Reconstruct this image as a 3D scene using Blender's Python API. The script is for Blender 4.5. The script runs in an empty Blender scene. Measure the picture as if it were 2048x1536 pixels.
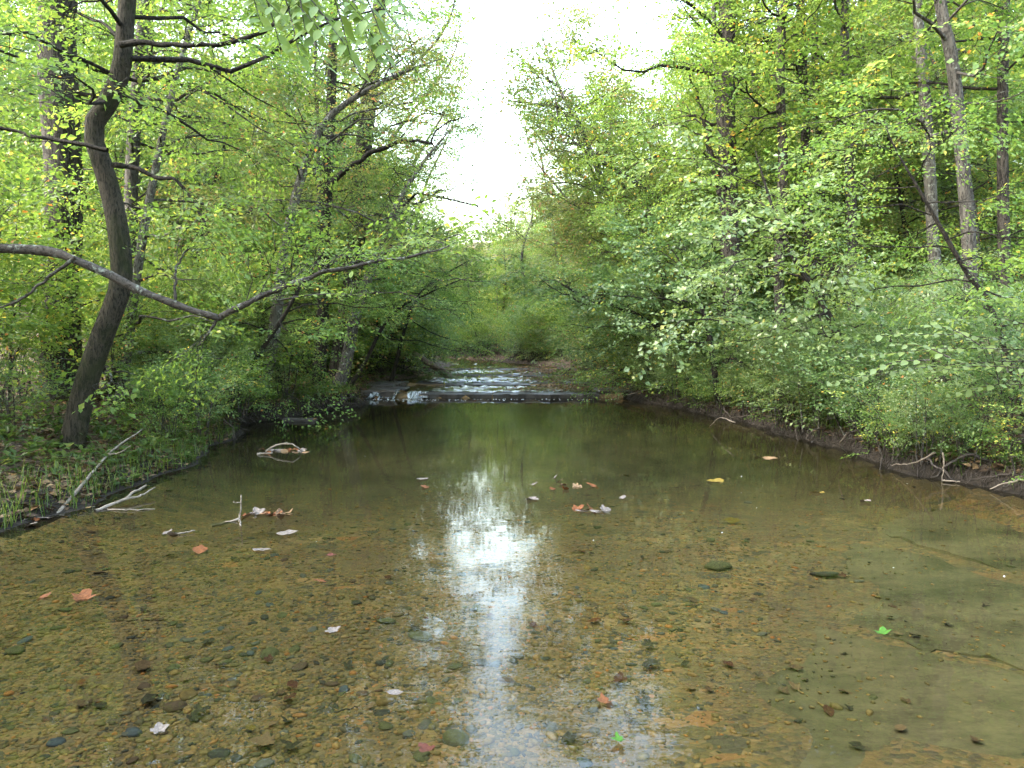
import bpy, math, random
import numpy as np
from mathutils import Vector, Matrix

rng = np.random.default_rng(11)
random.seed(11)
R = math.radians
scene = bpy.context.scene
col = scene.collection

# ------------------------------------------------------------------ camera, sky, sun, exposure
F, CAM_H, HOR = 1400.0, 1.7, 685.0                 # focal length in pixels of a 2048 px wide frame
PITCH = math.atan((768 - HOR) / F)
cam_d = bpy.data.cameras.new('camera')
cam = bpy.data.objects.new('camera', cam_d)
col.objects.link(cam)
cam.location = (0, 0, CAM_H)
cam.rotation_euler = (math.pi / 2 - PITCH, 0, 0)
cam_d.sensor_width = 36.0
cam_d.lens = 36.0 * F / 2048.0
cam_d.clip_start = 0.05
cam_d.clip_end = 2000
scene.camera = cam

SUN_AZ, SUN_EL = R(-108), R(42)
world = bpy.data.worlds.new('World')
scene.world = world
world.use_nodes = True
wn, wl_ = world.node_tree.nodes, world.node_tree.links
bg = wn['Background']
sky = wn.new('ShaderNodeTexSky')
sky.sky_type = 'NISHITA'
sky.sun_disc = False
sky.sun_elevation = SUN_EL
sky.sun_rotation = SUN_AZ
sky.air_density = 2.0
sky.dust_density = 2.5
sky.ozone_density = 1.0
hs = wn.new('ShaderNodeHueSaturation')
hs.inputs['Saturation'].default_value = 0.85      # thin bright cloud veil
wl_.new(sky.outputs[0], hs.inputs['Color'])
wl_.new(hs.outputs[0], bg.inputs['Color'])
bg.inputs['Strength'].default_value = 0.15

sun_d = bpy.data.lights.new('sun', 'SUN')
sun_d.energy = 1.1
sun_d.angle = R(12)
sun_d.color = (1.0, 0.96, 0.9)
sun = bpy.data.objects.new('sun', sun_d)
col.objects.link(sun)
sdir = Vector((math.sin(SUN_AZ) * math.cos(SUN_EL), math.cos(SUN_AZ) * math.cos(SUN_EL), math.sin(SUN_EL)))
sun.rotation_euler = sdir.to_track_quat('Z', 'Y').to_euler()

vs = scene.view_settings
vs.view_transform = 'Standard'
vs.look = 'None'
vs.exposure = 3.82
vs.gamma = 1.0
cy = scene.cycles
cy.max_bounces = 6
cy.diffuse_bounces = 3
cy.glossy_bounces = 2
cy.transmission_bounces = 5
cy.transparent_max_bounces = 10
cy.caustics_reflective = False
cy.caustics_refractive = False
cy.use_denoising = True
cy.use_adaptive_sampling = True
cy.adaptive_threshold = 0.03
cy.use_light_tree = False

# ------------------------------------------------------------------ pixel <-> world
_f = np.array((0, math.cos(PITCH), -math.sin(PITCH)))
_u = np.array((0, math.sin(PITCH), math.cos(PITCH)))
_r = np.array((1.0, 0, 0))
def ray(px, py):
    return _f + _r * (px - 1024) / F + _u * (768 - py) / F
def at(px, py, D):
    d = ray(px, py)
    return np.array((0, 0, CAM_H)) + d * (D / d[1])
def on(px, py, z=0.0):
    d = ray(px, py)
    return np.array((0, 0, CAM_H)) + d * ((z - CAM_H) / d[2])

# ------------------------------------------------------------------ terrain functions
YL = [-15, 3, 6.3, 7.9, 10.3, 12.5, 14.3, 16.5, 18.7, 21.6, 27, 33, 40, 46, 54, 64, 90, 200]
XL = [-5.2, -4.9, -4.65, -4.35, -4.6, -5.0, -5.6, -4.9, -4.1, -4.5, -4.2, -3.6, -3.2, -4.5, -9, -18, -45, -160]
YR = [-15, 5, 7.8, 9.3, 11.9, 14, 16.4, 21.2, 27, 33, 40, 46, 54, 64, 90, 200]
XR = [6.4, 6.1, 5.7, 5.2, 5.2, 5.0, 4.7, 3.5, 3.7, 2.9, 0.9, -0.6, -5, -14, -40, -150]
def xl(y): return np.interp(y, YL, XL) + .10 * np.sin(y * 2.1) + .06 * np.sin(y * 5.3 + 1)
def xr(y): return np.interp(y, YR, XR) + .10 * np.sin(y * 1.7 + 2) + .06 * np.sin(y * 4.7)
LEDGE = [21.4, 25.0, 29.5, 34.5]
WLV = [0.0, .17, .27, .36, .43]
def wlev(y):
    y = np.asarray(y, float)
    z = np.zeros_like(y)
    for e, a, b in zip(LEDGE, WLV[:-1], WLV[1:]):
        z = z + (b - a) * (y > e)
    return z
def sm(x, a, b):
    t = np.clip((np.asarray(x, float) - a) / (b - a), 0, 1)
    return t * t * (3 - 2 * t)
_k = rng.normal(size=(24, 2)); _ph = rng.uniform(0, 6.28, 24)
def nz(x, y, s):
    v = 0
    for i in range(8):
        v = v + np.sin((x * _k[i, 0] + y * _k[i, 1]) * s * (1 + .35 * i) + _ph[i]) / (1 + .35 * i)
    return v / 2.6
def edge_d(x, y):
    return np.maximum(xl(y) - x, x - xr(y))
def ground(x, y):
    x = np.asarray(x, float); y = np.asarray(y, float)
    l, r = xl(y), xr(y)
    d = np.maximum(l - x, x - r)
    left = (x < (l + r) / 2)
    w = wlev(y)
    depth = np.interp(y, [-10, 3, 5, 8, 12, 17, 21, 21.5], [.16, .13, .16, .24, .3, .28, .22, .07])
    bed = w - depth * sm(-d, -.05, 1.1) + .02 * nz(x, y, 2.0) * sm(-d, 0, .6)
    steepL = sm(y, 11.5, 13.5) * (1 - sm(y, 19, 22))
    bL = (.16 + .20 * steepL) * sm(d, 0, .55 - .35 * steepL) + .38 * sm(d, .4, 2.8)
    sL = .30 * np.clip(d - 3.2, 0, 9) + .30 * np.clip(d - 12.2, 0, 50) + .05 * np.clip(d - 72, 0, 300)
    bR = (.22) * sm(d, 0, .14) + .45 * sm(d, .2, 2.2)
    sR = .24 * np.clip(d - 2.0, 0, 12) + .33 * np.clip(d - 14, 0, 40) + .05 * np.clip(d - 54, 0, 300)
    land = w + np.where(left, bL + sL, bR + sR) + .05 * nz(x, y, 1.3) * sm(d, .2, 2) + .18 * nz(x, y, .35) * sm(d, 2, 8)
    return np.where(d > 0, land, bed)
def gz(x, y): return float(ground(x, y))

# ------------------------------------------------------------------ mesh helpers
class Acc:
    def __init__(s): s.V, s.Q, s.T, s.a, s.n = [], [], [], [], 0
    def add(s, V, Q=None, T=None, lv=.5):
        V = np.asarray(V, float).reshape(-1, 3)
        if Q is not None and len(Q): s.Q.append(np.asarray(Q, int).reshape(-1, 4) + s.n)
        if T is not None and len(T): s.T.append(np.asarray(T, int).reshape(-1, 3) + s.n)
        s.V.append(V); s.a.append(np.broadcast_to(np.asarray(lv, float), (len(V),)).copy())
        s.n += len(V)
    def mesh(s, name, mat, smooth=True, origin=(0, 0, 0)):
        V = np.concatenate(s.V) - np.asarray(origin, float)
        Q = np.concatenate(s.Q) if s.Q else np.zeros((0, 4), int)
        T = np.concatenate(s.T) if s.T else np.zeros((0, 3), int)
        m = bpy.data.meshes.new(name)
        m.vertices.add(len(V)); m.vertices.foreach_set('co', V.astype(np.float32).ravel())
        lt = np.concatenate([np.full(len(Q), 4), np.full(len(T), 3)]).astype(np.int32)
        idx = np.concatenate([Q.ravel(), T.ravel()]).astype(np.int32)
        m.loops.add(len(idx)); m.loops.foreach_set('vertex_index', idx)
        m.polygons.add(len(lt))
        m.polygons.foreach_set('loop_start', np.concatenate([[0], np.cumsum(lt)[:-1]]).astype(np.int32) if len(lt) else np.zeros(0, np.int32))
        m.polygons.foreach_set('use_smooth', np.full(len(lt), smooth))
        at_ = m.attributes.new('lv', 'FLOAT', 'POINT')
        at_.data.foreach_set('value', np.concatenate(s.a).astype(np.float32))
        m.update(calc_edges=True)
        if mat: m.materials.append(mat)
        return m

def link(name, data, parent=None, loc=None, **props):
    o = bpy.data.objects.new(name, data)
    col.objects.link(o)
    if parent is not None: o.parent = parent
    if loc is not None: o.location = loc
    for k, v in props.items(): o[k] = v
    return o
def thing(name, label, cat, loc, group=None):
    o = link(name, None, loc=Vector(loc), label=label, category=cat)
    o.empty_display_size = .2
    if group: o['group'] = group
    return o
def tag(o, label, cat, group=None):
    o['label'] = label; o['category'] = cat
    if group: o['group'] = group
    return o

def resample(P, n):
    P = np.asarray(P, float)
    if len(P) == 2:
        return P[0] + (P[1] - P[0]) * np.linspace(0, 1, n)[:, None]
    Q = np.vstack([2 * P[0] - P[1], P, 2 * P[-1] - P[-2]])
    seg = np.linalg.norm(np.diff(P, axis=0), axis=1); cum = np.concatenate([[0], np.cumsum(seg)])
    t = np.linspace(0, cum[-1], n)
    i = np.clip(np.searchsorted(cum, t, side='right') - 1, 0, len(P) - 2)
    u = ((t - cum[i]) / np.maximum(seg[i], 1e-9))[:, None]
    a, b, c, d = Q[i], Q[i + 1], Q[i + 2], Q[i + 3]
    return .5 * ((2 * b) + (c - a) * u + (2 * a - 5 * b + 4 * c - d) * u ** 2 + (3 * b - a - 3 * c + d) * u ** 3)
def tube(acc, P, r, k=6, lv=.5, rough=0.0, cap=True):
    P = np.asarray(P, float); n = len(P)
    r = np.broadcast_to(np.asarray(r, float), (n,))
    T = np.gradient(P, axis=0); T /= np.linalg.norm(T, axis=1)[:, None] + 1e-9
    m = T.mean(0)
    ref = np.array((1.0, 0, 0)) if abs(m[0]) < .6 * np.linalg.norm(m) + 1e-6 else np.array((0, 1.0, 0.3))
    A = np.cross(T, ref); A /= np.linalg.norm(A, axis=1)[:, None] + 1e-9
    B = np.cross(T, A)
    a = np.arange(k) / k * 2 * math.pi
    rr = r[:, None] * np.ones((n, k))
    if rough:
        ph = rng.uniform(0, 6.28, 3)
        s = np.arange(n)[:, None]
        rr = rr * (1 + rough * (.5 * np.sin(3 * a[None] + ph[0] + s * .13) + .4 * np.sin(5 * a[None] + ph[1] - s * .21) + .35 * np.sin(2 * a[None] + s * .55 + ph[2]) ))
    V = P[:, None] + rr[..., None] * (np.cos(a)[None, :, None] * A[:, None] + np.sin(a)[None, :, None] * B[:, None])
    j = np.arange(k); i = np.arange(n - 1)[:, None]
    Q = np.stack(np.broadcast_arrays(i * k + j, i * k + (j + 1) % k, (i + 1) * k + (j + 1) % k, (i + 1) * k + j), -1).reshape(-1, 4)
    V = V.reshape(-1, 3)
    Tt = None
    if cap:
        V = np.vstack([V, P[-1] + T[-1] * r[-1] * .4]); e = len(V) - 1
        Tt = np.stack([(n - 1) * k + j, (n - 1) * k + (j + 1) % k, np.full(k, e)], -1)
    acc.add(V, Q, Tt, lv)

# ------------------------------------------------------------------ materials
def mat(name):
    m = bpy.data.materials.new(name); m.use_nodes = True
    nt = m.node_tree
    return m, nt.nodes, nt.links, nt.nodes['Principled BSDF'], nt.nodes['Material Output']
def ramp(nd, stops, interp='LINEAR'):
    r = nd.new('ShaderNodeValToRGB'); e = r.color_ramp.elements
    r.color_ramp.interpolation = interp
    while len(e) > 1: e.remove(e[-1])
    e[0].position, e[0].color = stops[0][0], (*stops[0][1], 1)
    for p, c in stops[1:]:
        x = e.new(p); x.color = (*c, 1)
    return r
def tex(nd, lk, kind, scale, coord='Object', vec=None, **kw):
    t = nd.new('ShaderNodeTex' + kind)
    t.inputs['Scale'].default_value = scale
    for k, v in kw.items():
        if k in t.inputs: t.inputs[k].default_value = v
        else: setattr(t, k, v)
    mp = nd.new('ShaderNodeMapping'); tc = nd.new('ShaderNodeTexCoord')
    if coord == 'World':
        g = nd.new('ShaderNodeNewGeometry'); lk.new(g.outputs['Position'], mp.inputs['Vector'])
    else: lk.new(tc.outputs[coord], mp.inputs['Vector'])
    if vec: mp.inputs['Scale'].default_value = vec
    lk.new(mp.outputs[0], t.inputs['Vector'])
    return t
def mix(nd, lk, fac, a, b):
    m = nd.new('ShaderNodeMix'); m.data_type = 'RGBA'
    for s, v in ((m.inputs[0], fac), (m.inputs[6], a), (m.inputs[7], b)):
        if hasattr(v, 'is_linked'): lk.new(v, s)
        elif isinstance(v, tuple): s.default_value = (*v, 1)
        else: s.default_value = v
    return m.outputs[2]
def math_(nd, lk, op, a, b=0.0):
    m = nd.new('ShaderNodeMath'); m.operation = op
    for s, v in ((m.inputs[0], a), (m.inputs[1], b)):
        if hasattr(v, 'is_linked'): lk.new(v, s)
        else: s.default_value = v
    return m.outputs[0]
def bump(nd, lk, h, strength, dist):
    b = nd.new('ShaderNodeBump'); b.inputs['Strength'].default_value = strength; b.inputs['Distance'].default_value = dist
    lk.new(h, b.inputs['Height']); return b.outputs[0]

def leaf_mat(name, stops, tcol=2.0, gain=1.0, trans=.42, rough=.42, spec=.28):
    m, nd, lk, p, out = mat(name)
    a = nd.new('ShaderNodeAttribute'); a.attribute_name = 'lv'
    oi = nd.new('ShaderNodeObjectInfo')
    v = math_(nd, lk, 'ADD', a.outputs['Fac'], math_(nd, lk, 'MULTIPLY', math_(nd, lk, 'SUBTRACT', oi.outputs['Random'], .5), .16))
    r = ramp(nd, [(q, (.83 * gain * c[0], .82 * gain * c[1], .68 * gain * c[2])) for q, c in stops]); lk.new(v, r.inputs[0])
    lk.new(r.outputs[0], p.inputs['Base Color'])
    p.inputs['Roughness'].default_value = rough
    p.inputs['Specular IOR Level'].default_value = spec
    t = nd.new('ShaderNodeBsdfTranslucent')
    g = nd.new('ShaderNodeVectorMath'); g.operation = 'MULTIPLY'; lk.new(r.outputs[0], g.inputs[0]); g.inputs[1].default_value = (tcol * 1.05, tcol, tcol * .8)
    lk.new(g.outputs[0], t.inputs['Color'])
    mx = nd.new('ShaderNodeMixShader'); mx.inputs[0].default_value = trans
    lk.new(p.outputs[0], mx.inputs[1]); lk.new(t.outputs[0], mx.inputs[2]); lk.new(mx.outputs[0], out.inputs[0])
    return m
LEAF = {
 'green': leaf_mat('leaf_green', [(0, (.034, .072, .022)), (.35, (.062, .118, .032)), (.62, (.105, .165, .042)), (.86, (.18, .225, .055)), (.95, (.34, .31, .06)), (1, (.30, .13, .04))], gain=1.25),
 'yellow': leaf_mat('leaf_yellow_green', [(0, (.058, .115, .028)), (.35, (.10, .172, .038)), (.65, (.15, .222, .048)), (.88, (.225, .27, .06)), (.96, (.42, .35, .06)), (1, (.38, .16, .04))], trans=.46),
 'cool': leaf_mat('leaf_cool_green', [(0, (.034, .07, .03)), (.4, (.06, .108, .044)), (.7, (.095, .15, .055)), (.9, (.16, .20, .065)), (.97, (.28, .25, .06)), (1, (.25, .11, .04))], spec=.45, gain=1.3),
 'tinged': leaf_mat('leaf_brown_tinged', [(0, (.05, .088, .034)), (.35, (.09, .125, .042)), (.6, (.135, .16, .052)), (.78, (.19, .165, .07)), (.9, (.22, .13, .07)), (1, (.2, .09, .05))], gain=1.15),
 'pale': leaf_mat('leaf_pale', [(0, (.08, .135, .05)), (.5, (.13, .19, .07)), (.85, (.19, .245, .095)), (.95, (.40, .34, .1)), (1, (.36, .2, .06))], spec=.6, rough=.4),
 'herb': leaf_mat('leaf_herb', [(0, (.025, .05, .014)), (.5, (.05, .09, .022)), (.85, (.10, .14, .035)), (1, (.18, .19, .05))]),
 'litter': leaf_mat('leaf_litter', [(0, (.03, .019, .013)), (.35, (.065, .04, .025)), (.6, (.11, .07, .044)), (.8, (.17, .115, .075)), (.93, (.2, .10, .04)), (1, (.28, .22, .15))], trans=.1, tcol=1.0, rough=.6, spec=.25),
}
def bark_mat(name, dark, light, lichen=None, lich=.5, moss=None, sc=1.0, depth=.06, st=.2):
    m, nd, lk, p, out = mat(name)
    n1 = tex(nd, lk, 'Noise', 24 * sc, vec=(1, 1, st), Detail=6, Roughness=.65, Distortion=1.1)
    nb = tex(nd, lk, 'Noise', 42 * sc, vec=(1, 1, max(st, .3)), Detail=5, Roughness=.7)
    n2 = tex(nd, lk, 'Noise', 2.2, Detail=4)
    n3 = tex(nd, lk, 'Noise', 9, Detail=5, Roughness=.7)
    ridge = ramp(nd, [(.42, (0, 0, 0)), (.5, (1, 1, 1))]); lk.new(n1.outputs[0], ridge.inputs[0])
    f = math_(nd, lk, 'ADD', math_(nd, lk, 'MULTIPLY', ridge.outputs[0], .55), math_(nd, lk, 'MULTIPLY', nb.outputs[0], .6))
    dark, light = (tuple(.6 * w for w in c) for c in (dark, light))
    r = ramp(nd, [(.2, dark), (.95, light)]); lk.new(f, r.inputs[0])
    c = r.outputs[0]
    if lichen:
        g = ramp(nd, [(lich, (0, 0, 0)), (lich + .08, (1, 1, 1))]); lk.new(n3.outputs[0], g.inputs[0])
        c = mix(nd, lk, g.outputs[0], c, lichen)
    if moss:
        g = ramp(nd, [(.48, (0, 0, 0)), (.62, (.85, .85, .85))]); lk.new(n2.outputs[0], g.inputs[0])
        c = mix(nd, lk, g.outputs[0], c, moss)
    lk.new(c, p.inputs['Base Color'])
    p.inputs['Roughness'].default_value = .88
    p.inputs['Specular IOR Level'].default_value = .2
    lk.new(bump(nd, lk, f, 1.0, depth), p.inputs['Normal'])
    return m
BARK = {
 'brown': bark_mat('bark_brown', (.016, .013, .011), (.088, .076, .064), lichen=(.15, .15, .135), lich=.67),
 'dark': bark_mat('bark_dark', (.010, .008, .007), (.045, .037, .029), lichen=(.09, .095, .08), lich=.66, st=.3),
 'moss': bark_mat('bark_mossy', (.014, .012, .008), (.085, .072, .05), lichen=(.13, .125, .10), lich=.66, moss=(.022, .026, .008), sc=1.7),
 'pale': bark_mat('bark_pale', (.045, .04, .036), (.15, .14, .125), lichen=(.20, .21, .19), lich=.56, sc=.8, depth=.012, st=.4),
 'grey': bark_mat('bark_grey', (.03, .027, .023), (.11, .10, .087), lichen=(.15, .165, .145), lich=.6, depth=.02, st=.25),
 'twig': bark_mat('bark_twig', (.022, .018, .015), (.08, .07, .06), lichen=(.15, .165, .14), lich=.56, depth=.006, st=1.0),
}
def simple(name, c0, c1, scale=8, rough=.8, bmp=.02, spec=.3, coord='Object', attr=None):
    m, nd, lk, p, out = mat(name)
    c0, c1 = (tuple(.75 * w for w in c) for c in (c0, c1))
    n = tex(nd, lk, 'Noise', scale, coord=coord, Detail=6, Roughness=.65)
    r = ramp(nd, [(.3, c0), (.7, c1)]); lk.new(n.outputs[0], r.inputs[0]); lk.new(r.outputs[0], p.inputs['Base Color'])
    p.inputs['Roughness'].default_value = rough; p.inputs['Specular IOR Level'].default_value = spec
    if bmp: lk.new(bump(nd, lk, n.outputs[0], .8, bmp), p.inputs['Normal'])
    return m
M_WOOD = simple('driftwood', (.10, .08, .062), (.27, .23, .19), 20, bmp=.004)
M_ROOT = simple('wet_root', (.014, .011, .009), (.055, .044, .036), 14, rough=.6, bmp=.006)
M_LOG = simple('log_bark', (.07, .05, .04), (.26, .2, .16), 9, bmp=.02)

def soil_mat():
    m, nd, lk, p, out = mat('forest_soil')
    n = tex(nd, lk, 'Noise', 3.5, coord='World', Detail=8, Roughness=.7)
    r = ramp(nd, [(.25, (.018, .013, .009)), (.5, (.045, .032, .022)), (.75, (.085, .062, .045))]); lk.new(n.outputs[0], r.inputs[0])
    v = tex(nd, lk, 'Voronoi', 16, coord='World', Randomness=1.0)
    vr = ramp(nd, [(0, (.025, .016, .011)), (.35, (.06, .04, .026)), (.7, (.10, .072, .05)), (1, (.17, .125, .09))])
    sx = nd.new('ShaderNodeSeparateColor'); lk.new(v.outputs['Color'], sx.inputs[0]); lk.new(sx.outputs[0], vr.inputs[0])
    c = mix(nd, lk, .55, r.outputs[0], vr.outputs[0])
    # bare pinkish clay on the left slope
    g = nd.new('ShaderNodeNewGeometry'); sp = nd.new('ShaderNodeSeparateXYZ'); lk.new(g.outputs['Position'], sp.inputs[0])
    a = nd.new('ShaderNodeAttribute'); a.attribute_name = 'lv'
    n2 = tex(nd, lk, 'Noise', 1.2, coord='World', Detail=5)
    cl = ramp(nd, [(.3, (.07, .05, .04)), (.7, (.13, .095, .078))]); lk.new(n2.outputs[0], cl.inputs[0])
    c = mix(nd, lk, a.outputs['Fac'], c, cl.outputs[0])
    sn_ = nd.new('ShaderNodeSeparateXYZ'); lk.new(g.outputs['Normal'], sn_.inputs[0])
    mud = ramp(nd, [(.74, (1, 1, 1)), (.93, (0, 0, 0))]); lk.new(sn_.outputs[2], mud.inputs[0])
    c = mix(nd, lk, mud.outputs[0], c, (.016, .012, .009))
    wet = ramp(nd, [(.16, (1, 1, 1)), (.34, (0, 0, 0))]); lk.new(math_(nd, lk, 'ADD', sp.outputs[2], math_(nd, lk, 'MULTIPLY', n2.outputs[0], .1)), wet.inputs[0])
    c = mix(nd, lk, wet.outputs[0], c, (.014, .011, .008))
    lk.new(c, p.inputs['Base Color']); p.inputs['Roughness'].default_value = .9; p.inputs['Specular IOR Level'].default_value = .2
    lk.new(bump(nd, lk, math_(nd, lk, 'ADD', n.outputs[0], v.outputs['Distance']), .8, .05), p.inputs['Normal'])
    return m
M_SOIL = soil_mat()

PEB = [(p, (.86 * c[0], .75 * c[1], .57 * c[2])) for p, c in [(0, (.05, .055, .06)), (.12, (.09, .09, .085)), (.28, (.13, .115, .065)), (.45, (.20, .165, .085)), (.6, (.26, .19, .10)), (.74, (.30, .20, .10)), (.86, (.17, .15, .10)), (.95, (.36, .27, .17)), (1, (.36, .17, .07))]]
def bed_mat():
    m, nd, lk, p, out = mat('creek_bed')
    v1 = tex(nd, lk, 'Voronoi', 38, coord='World', vec=(.75, 1.0, 1), Randomness=1.0)
    v2 = tex(nd, lk, 'Voronoi', 9, coord='World', vec=(.7, 1.0, 1), Randomness=1.0)
    n0 = tex(nd, lk, 'Noise', 60, coord='World', Detail=4)
    n1 = tex(nd, lk, 'Noise', .9, coord='World', Detail=5)
    def cell(v):
        s = nd.new('ShaderNodeSeparateColor'); lk.new(v.outputs['Color'], s.inputs[0])
        r = ramp(nd, PEB); lk.new(s.outputs[0], r.inputs[0]); return r.outputs[0], s.outputs[1]
    c1, _ = cell(v1); c2, k2 = cell(v2)
    f = ramp(nd, [(.66, (0, 0, 0)), (.7, (1, 1, 1))]); lk.new(k2, f.inputs[0])
    c = mix(nd, lk, f.outputs[0], c1, c2)
    sr = ramp(nd, [(.3, (.07, .049, .028)), (.7, (.16, .11, .065))]); lk.new(n0.outputs[0], sr.inputs[0])
    sf = ramp(nd, [(.42, (.25, .25, .25)), (.62, (.8, .8, .8))]); lk.new(n1.outputs[0], sf.inputs[0])
    c = mix(nd, lk, sf.outputs[0], c, sr.outputs[0])
    # algae-filmed silt further out (attribute) 
    a = nd.new('ShaderNodeAttribute'); a.attribute_name = 'lv'
    n3 = tex(nd, lk, 'Noise', 1.6, coord='World', vec=(1, .6, 1), Detail=7, Roughness=.65)
    ar = ramp(nd, [(.3, (.018, .019, .009)), (.5, (.042, .040, .020)), (.7, (.072, .062, .034))]); lk.new(n3.outputs[0], ar.inputs[0])
    c = mix(nd, lk, a.outputs['Fac'], c, ar.outputs[0])
    lk.new(c, p.inputs['Base Color']); p.inputs['Roughness'].default_value = .75; p.inputs['Specular IOR Level'].default_value = .15
    h = math_(nd, lk, 'SUBTRACT', 1.0, math_(nd, lk, 'ADD', v1.outputs['Distance'], math_(nd, lk, 'MULTIPLY', v2.outputs['Distance'], 1.0)))
    hh = math_(nd, lk, 'MULTIPLY', h, math_(nd, lk, 'SUBTRACT', 1.0, a.outputs['Fac']))
    lk.new(bump(nd, lk, hh, .6, .025), p.inputs['Normal'])
    return m
M_BED = bed_mat()
def bedrock_mat():
    m, nd, lk, p, out = mat('bedrock')
    n1 = tex(nd, lk, 'Noise', 1.5, coord='World', vec=(.7, 1.3, 1), Detail=8, Roughness=.62)
    n2 = tex(nd, lk, 'Noise', 11, coord='World', vec=(1, 1.6, 1), Detail=9, Roughness=.8)
    v = tex(nd, lk, 'Voronoi', 30, coord='World')
    n4 = tex(nd, lk, 'Noise', 2.4, coord='World', Detail=3)
    r = ramp(nd, [(.3, (.042, .038, .021)), (.42, (.082, .070, .039)), (.54, (.118, .098, .056)), (.7, (.155, .123, .072))]); lk.new(n1.outputs[0], r.inputs[0])
    r2 = ramp(nd, [(.3, (.62, .62, .6)), (.7, (1.3, 1.27, 1.22))]); lk.new(n2.outputs[0], r2.inputs[0])
    mm = nd.new('ShaderNodeMix'); mm.data_type = 'RGBA'; mm.blend_type = 'MULTIPLY'; mm.inputs[0].default_value = 1
    lk.new(r.outputs[0], mm.inputs[6]); lk.new(r2.outputs[0], mm.inputs[7])
    sp = ramp(nd, [(.07, (1, 1, 1)), (.12, (0, 0, 0))]); lk.new(v.outputs['Distance'], sp.inputs[0])
    sf = ramp(nd, [(.5, (0, 0, 0)), (.6, (1, 1, 1))]); lk.new(n4.outputs[0], sf.inputs[0])
    c = mix(nd, lk, math_(nd, lk, 'MULTIPLY', sp.outputs[0], sf.outputs[0]), mm.outputs[2], (.04, .04, .025))
    lk.new(c, p.inputs['Base Color']); p.inputs['Roughness'].default_value = .8; p.inputs['Specular IOR Level'].default_value = .15
    lk.new(bump(nd, lk, n1.outputs[0], .5, .05), p.inputs['Normal'])
    return m
M_BEDROCK = bedrock_mat()
def pebble_mat(name, rnd):
    m, nd, lk, p, out = mat(name)
    if rnd:
        oi = nd.new('ShaderNodeObjectInfo'); src = oi.outputs['Color']
    else:
        a = nd.new('ShaderNodeAttribute'); a.attribute_name = 'lv'
        r = ramp(nd, PEB); lk.new(a.outputs['Fac'], r.inputs[0]); src = r.outputs[0]
    n = tex(nd, lk, 'Noise', 35, coord='World', Detail=5, Roughness=.7)
    r2 = ramp(nd, [(.3, (.6, .6, .55)), (.7, (1.25, 1.25, 1.2))]); lk.new(n.outputs[0], r2.inputs[0])
    mm = nd.new('ShaderNodeMix'); mm.data_type = 'RGBA'; mm.blend_type = 'MULTIPLY'; mm.inputs[0].default_value = 1
    lk.new(src, mm.inputs[6]); lk.new(r2.outputs[0], mm.inputs[7]); lk.new(mm.outputs[2], p.inputs['Base Color'])
    p.inputs['Roughness'].default_value = .75; p.inputs['Specular IOR Level'].default_value = .2
    return m
M_PEB = pebble_mat('gravel', False)
M_STONE = pebble_mat('stone', True)
M_LEDGE = simple('ledge_rock', (.010, .009, .008), (.05, .042, .036), 5, rough=.55, bmp=.03, spec=.5, coord='Object')
def water_mat(name, sc, dist, tint=(.74, .74, .62), swirl=1.0):
    m, nd, lk, p, out = mat(name)
    nd.remove(p)
    n1 = tex(nd, lk, 'Noise', 5.0 * sc, coord='World', vec=(.55, 1.5, 1), Detail=3, Roughness=.5, Distortion=.4)
    n2 = tex(nd, lk, 'Noise', 17 * sc, coord='World', vec=(.7, 1.3, 1), Detail=2, Roughness=.5)
    n3 = tex(nd, lk, 'Noise', .45, coord='World', Detail=2)
    k = ramp(nd, [(.35, (.45, .45, .45)), (.65, (1, 1, 1))]); lk.new(n3.outputs[0], k.inputs[0])
    h = math_(nd, lk, 'MULTIPLY', math_(nd, lk, 'ADD', n1.outputs[0], math_(nd, lk, 'MULTIPLY', n2.outputs[0], .16)), k.outputs[0])
    b = bump(nd, lk, h, 1.0, dist)
    fr = nd.new('ShaderNodeFresnel'); fr.inputs['IOR'].default_value = 1.333; lk.new(b, fr.inputs['Normal'])
    tr = nd.new('ShaderNodeBsdfTransparent'); tr.inputs['Color'].default_value = (*tint, 1)
    gl = nd.new('ShaderNodeBsdfGlossy'); gl.inputs['Roughness'].default_value = .015; lk.new(b, gl.inputs['Normal'])
    mx = nd.new('ShaderNodeMixShader'); lk.new(fr.outputs[0], mx.inputs[0]); lk.new(tr.outputs[0], mx.inputs[1]); lk.new(gl.outputs[0], mx.inputs[2])
    lk.new(mx.outputs[0], out.inputs[0])
    return m
M_WATER = water_mat('pool_water', 1.0, .0013)
M_WATER2 = water_mat('riffle_water', 1.1, .006)
M_FOAM = simple('white_water', (.55, .58, .6), (.85, .87, .9), 30, rough=.5, bmp=.01)

# ------------------------------------------------------------------ ground, creek bed, water
def axis(parts):
    out = []
    for a, b, s in parts: out += list(np.arange(a, b - 1e-6, s))
    return np.array(out + [parts[-1][1]])
gx = axis([(-400, -100, 30), (-100, -40, 5), (-40, -14, 1.0), (-14, -7.5, .3), (-7.5, -3.2, .1), (-3.2, 3.0, .2), (3.0, 7.5, .1), (7.5, 14, .3), (14, 40, 1.0), (40, 100, 5), (100, 400, 30)])
gy = axis([(-40, -12, 4), (-12, 2, .6), (2, 24, .14), (24, 50, .35), (50, 80, 1.2), (80, 200, 6), (200, 500, 30)])
X, Y = np.meshgrid(gx, gy)
Z = ground(X, Y)
Dd = edge_d(X, Y)
V = np.stack([X, Y, Z], -1).reshape(-1, 3)
nx, ny = len(gx), len(gy)
ii = (np.arange(ny - 1)[:, None] * nx + np.arange(nx - 1)).ravel()
Qd = np.stack([ii, ii + 1, ii + nx + 1, ii + nx], -1)
dq = Dd.ravel()[Qd].mean(1)
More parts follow.
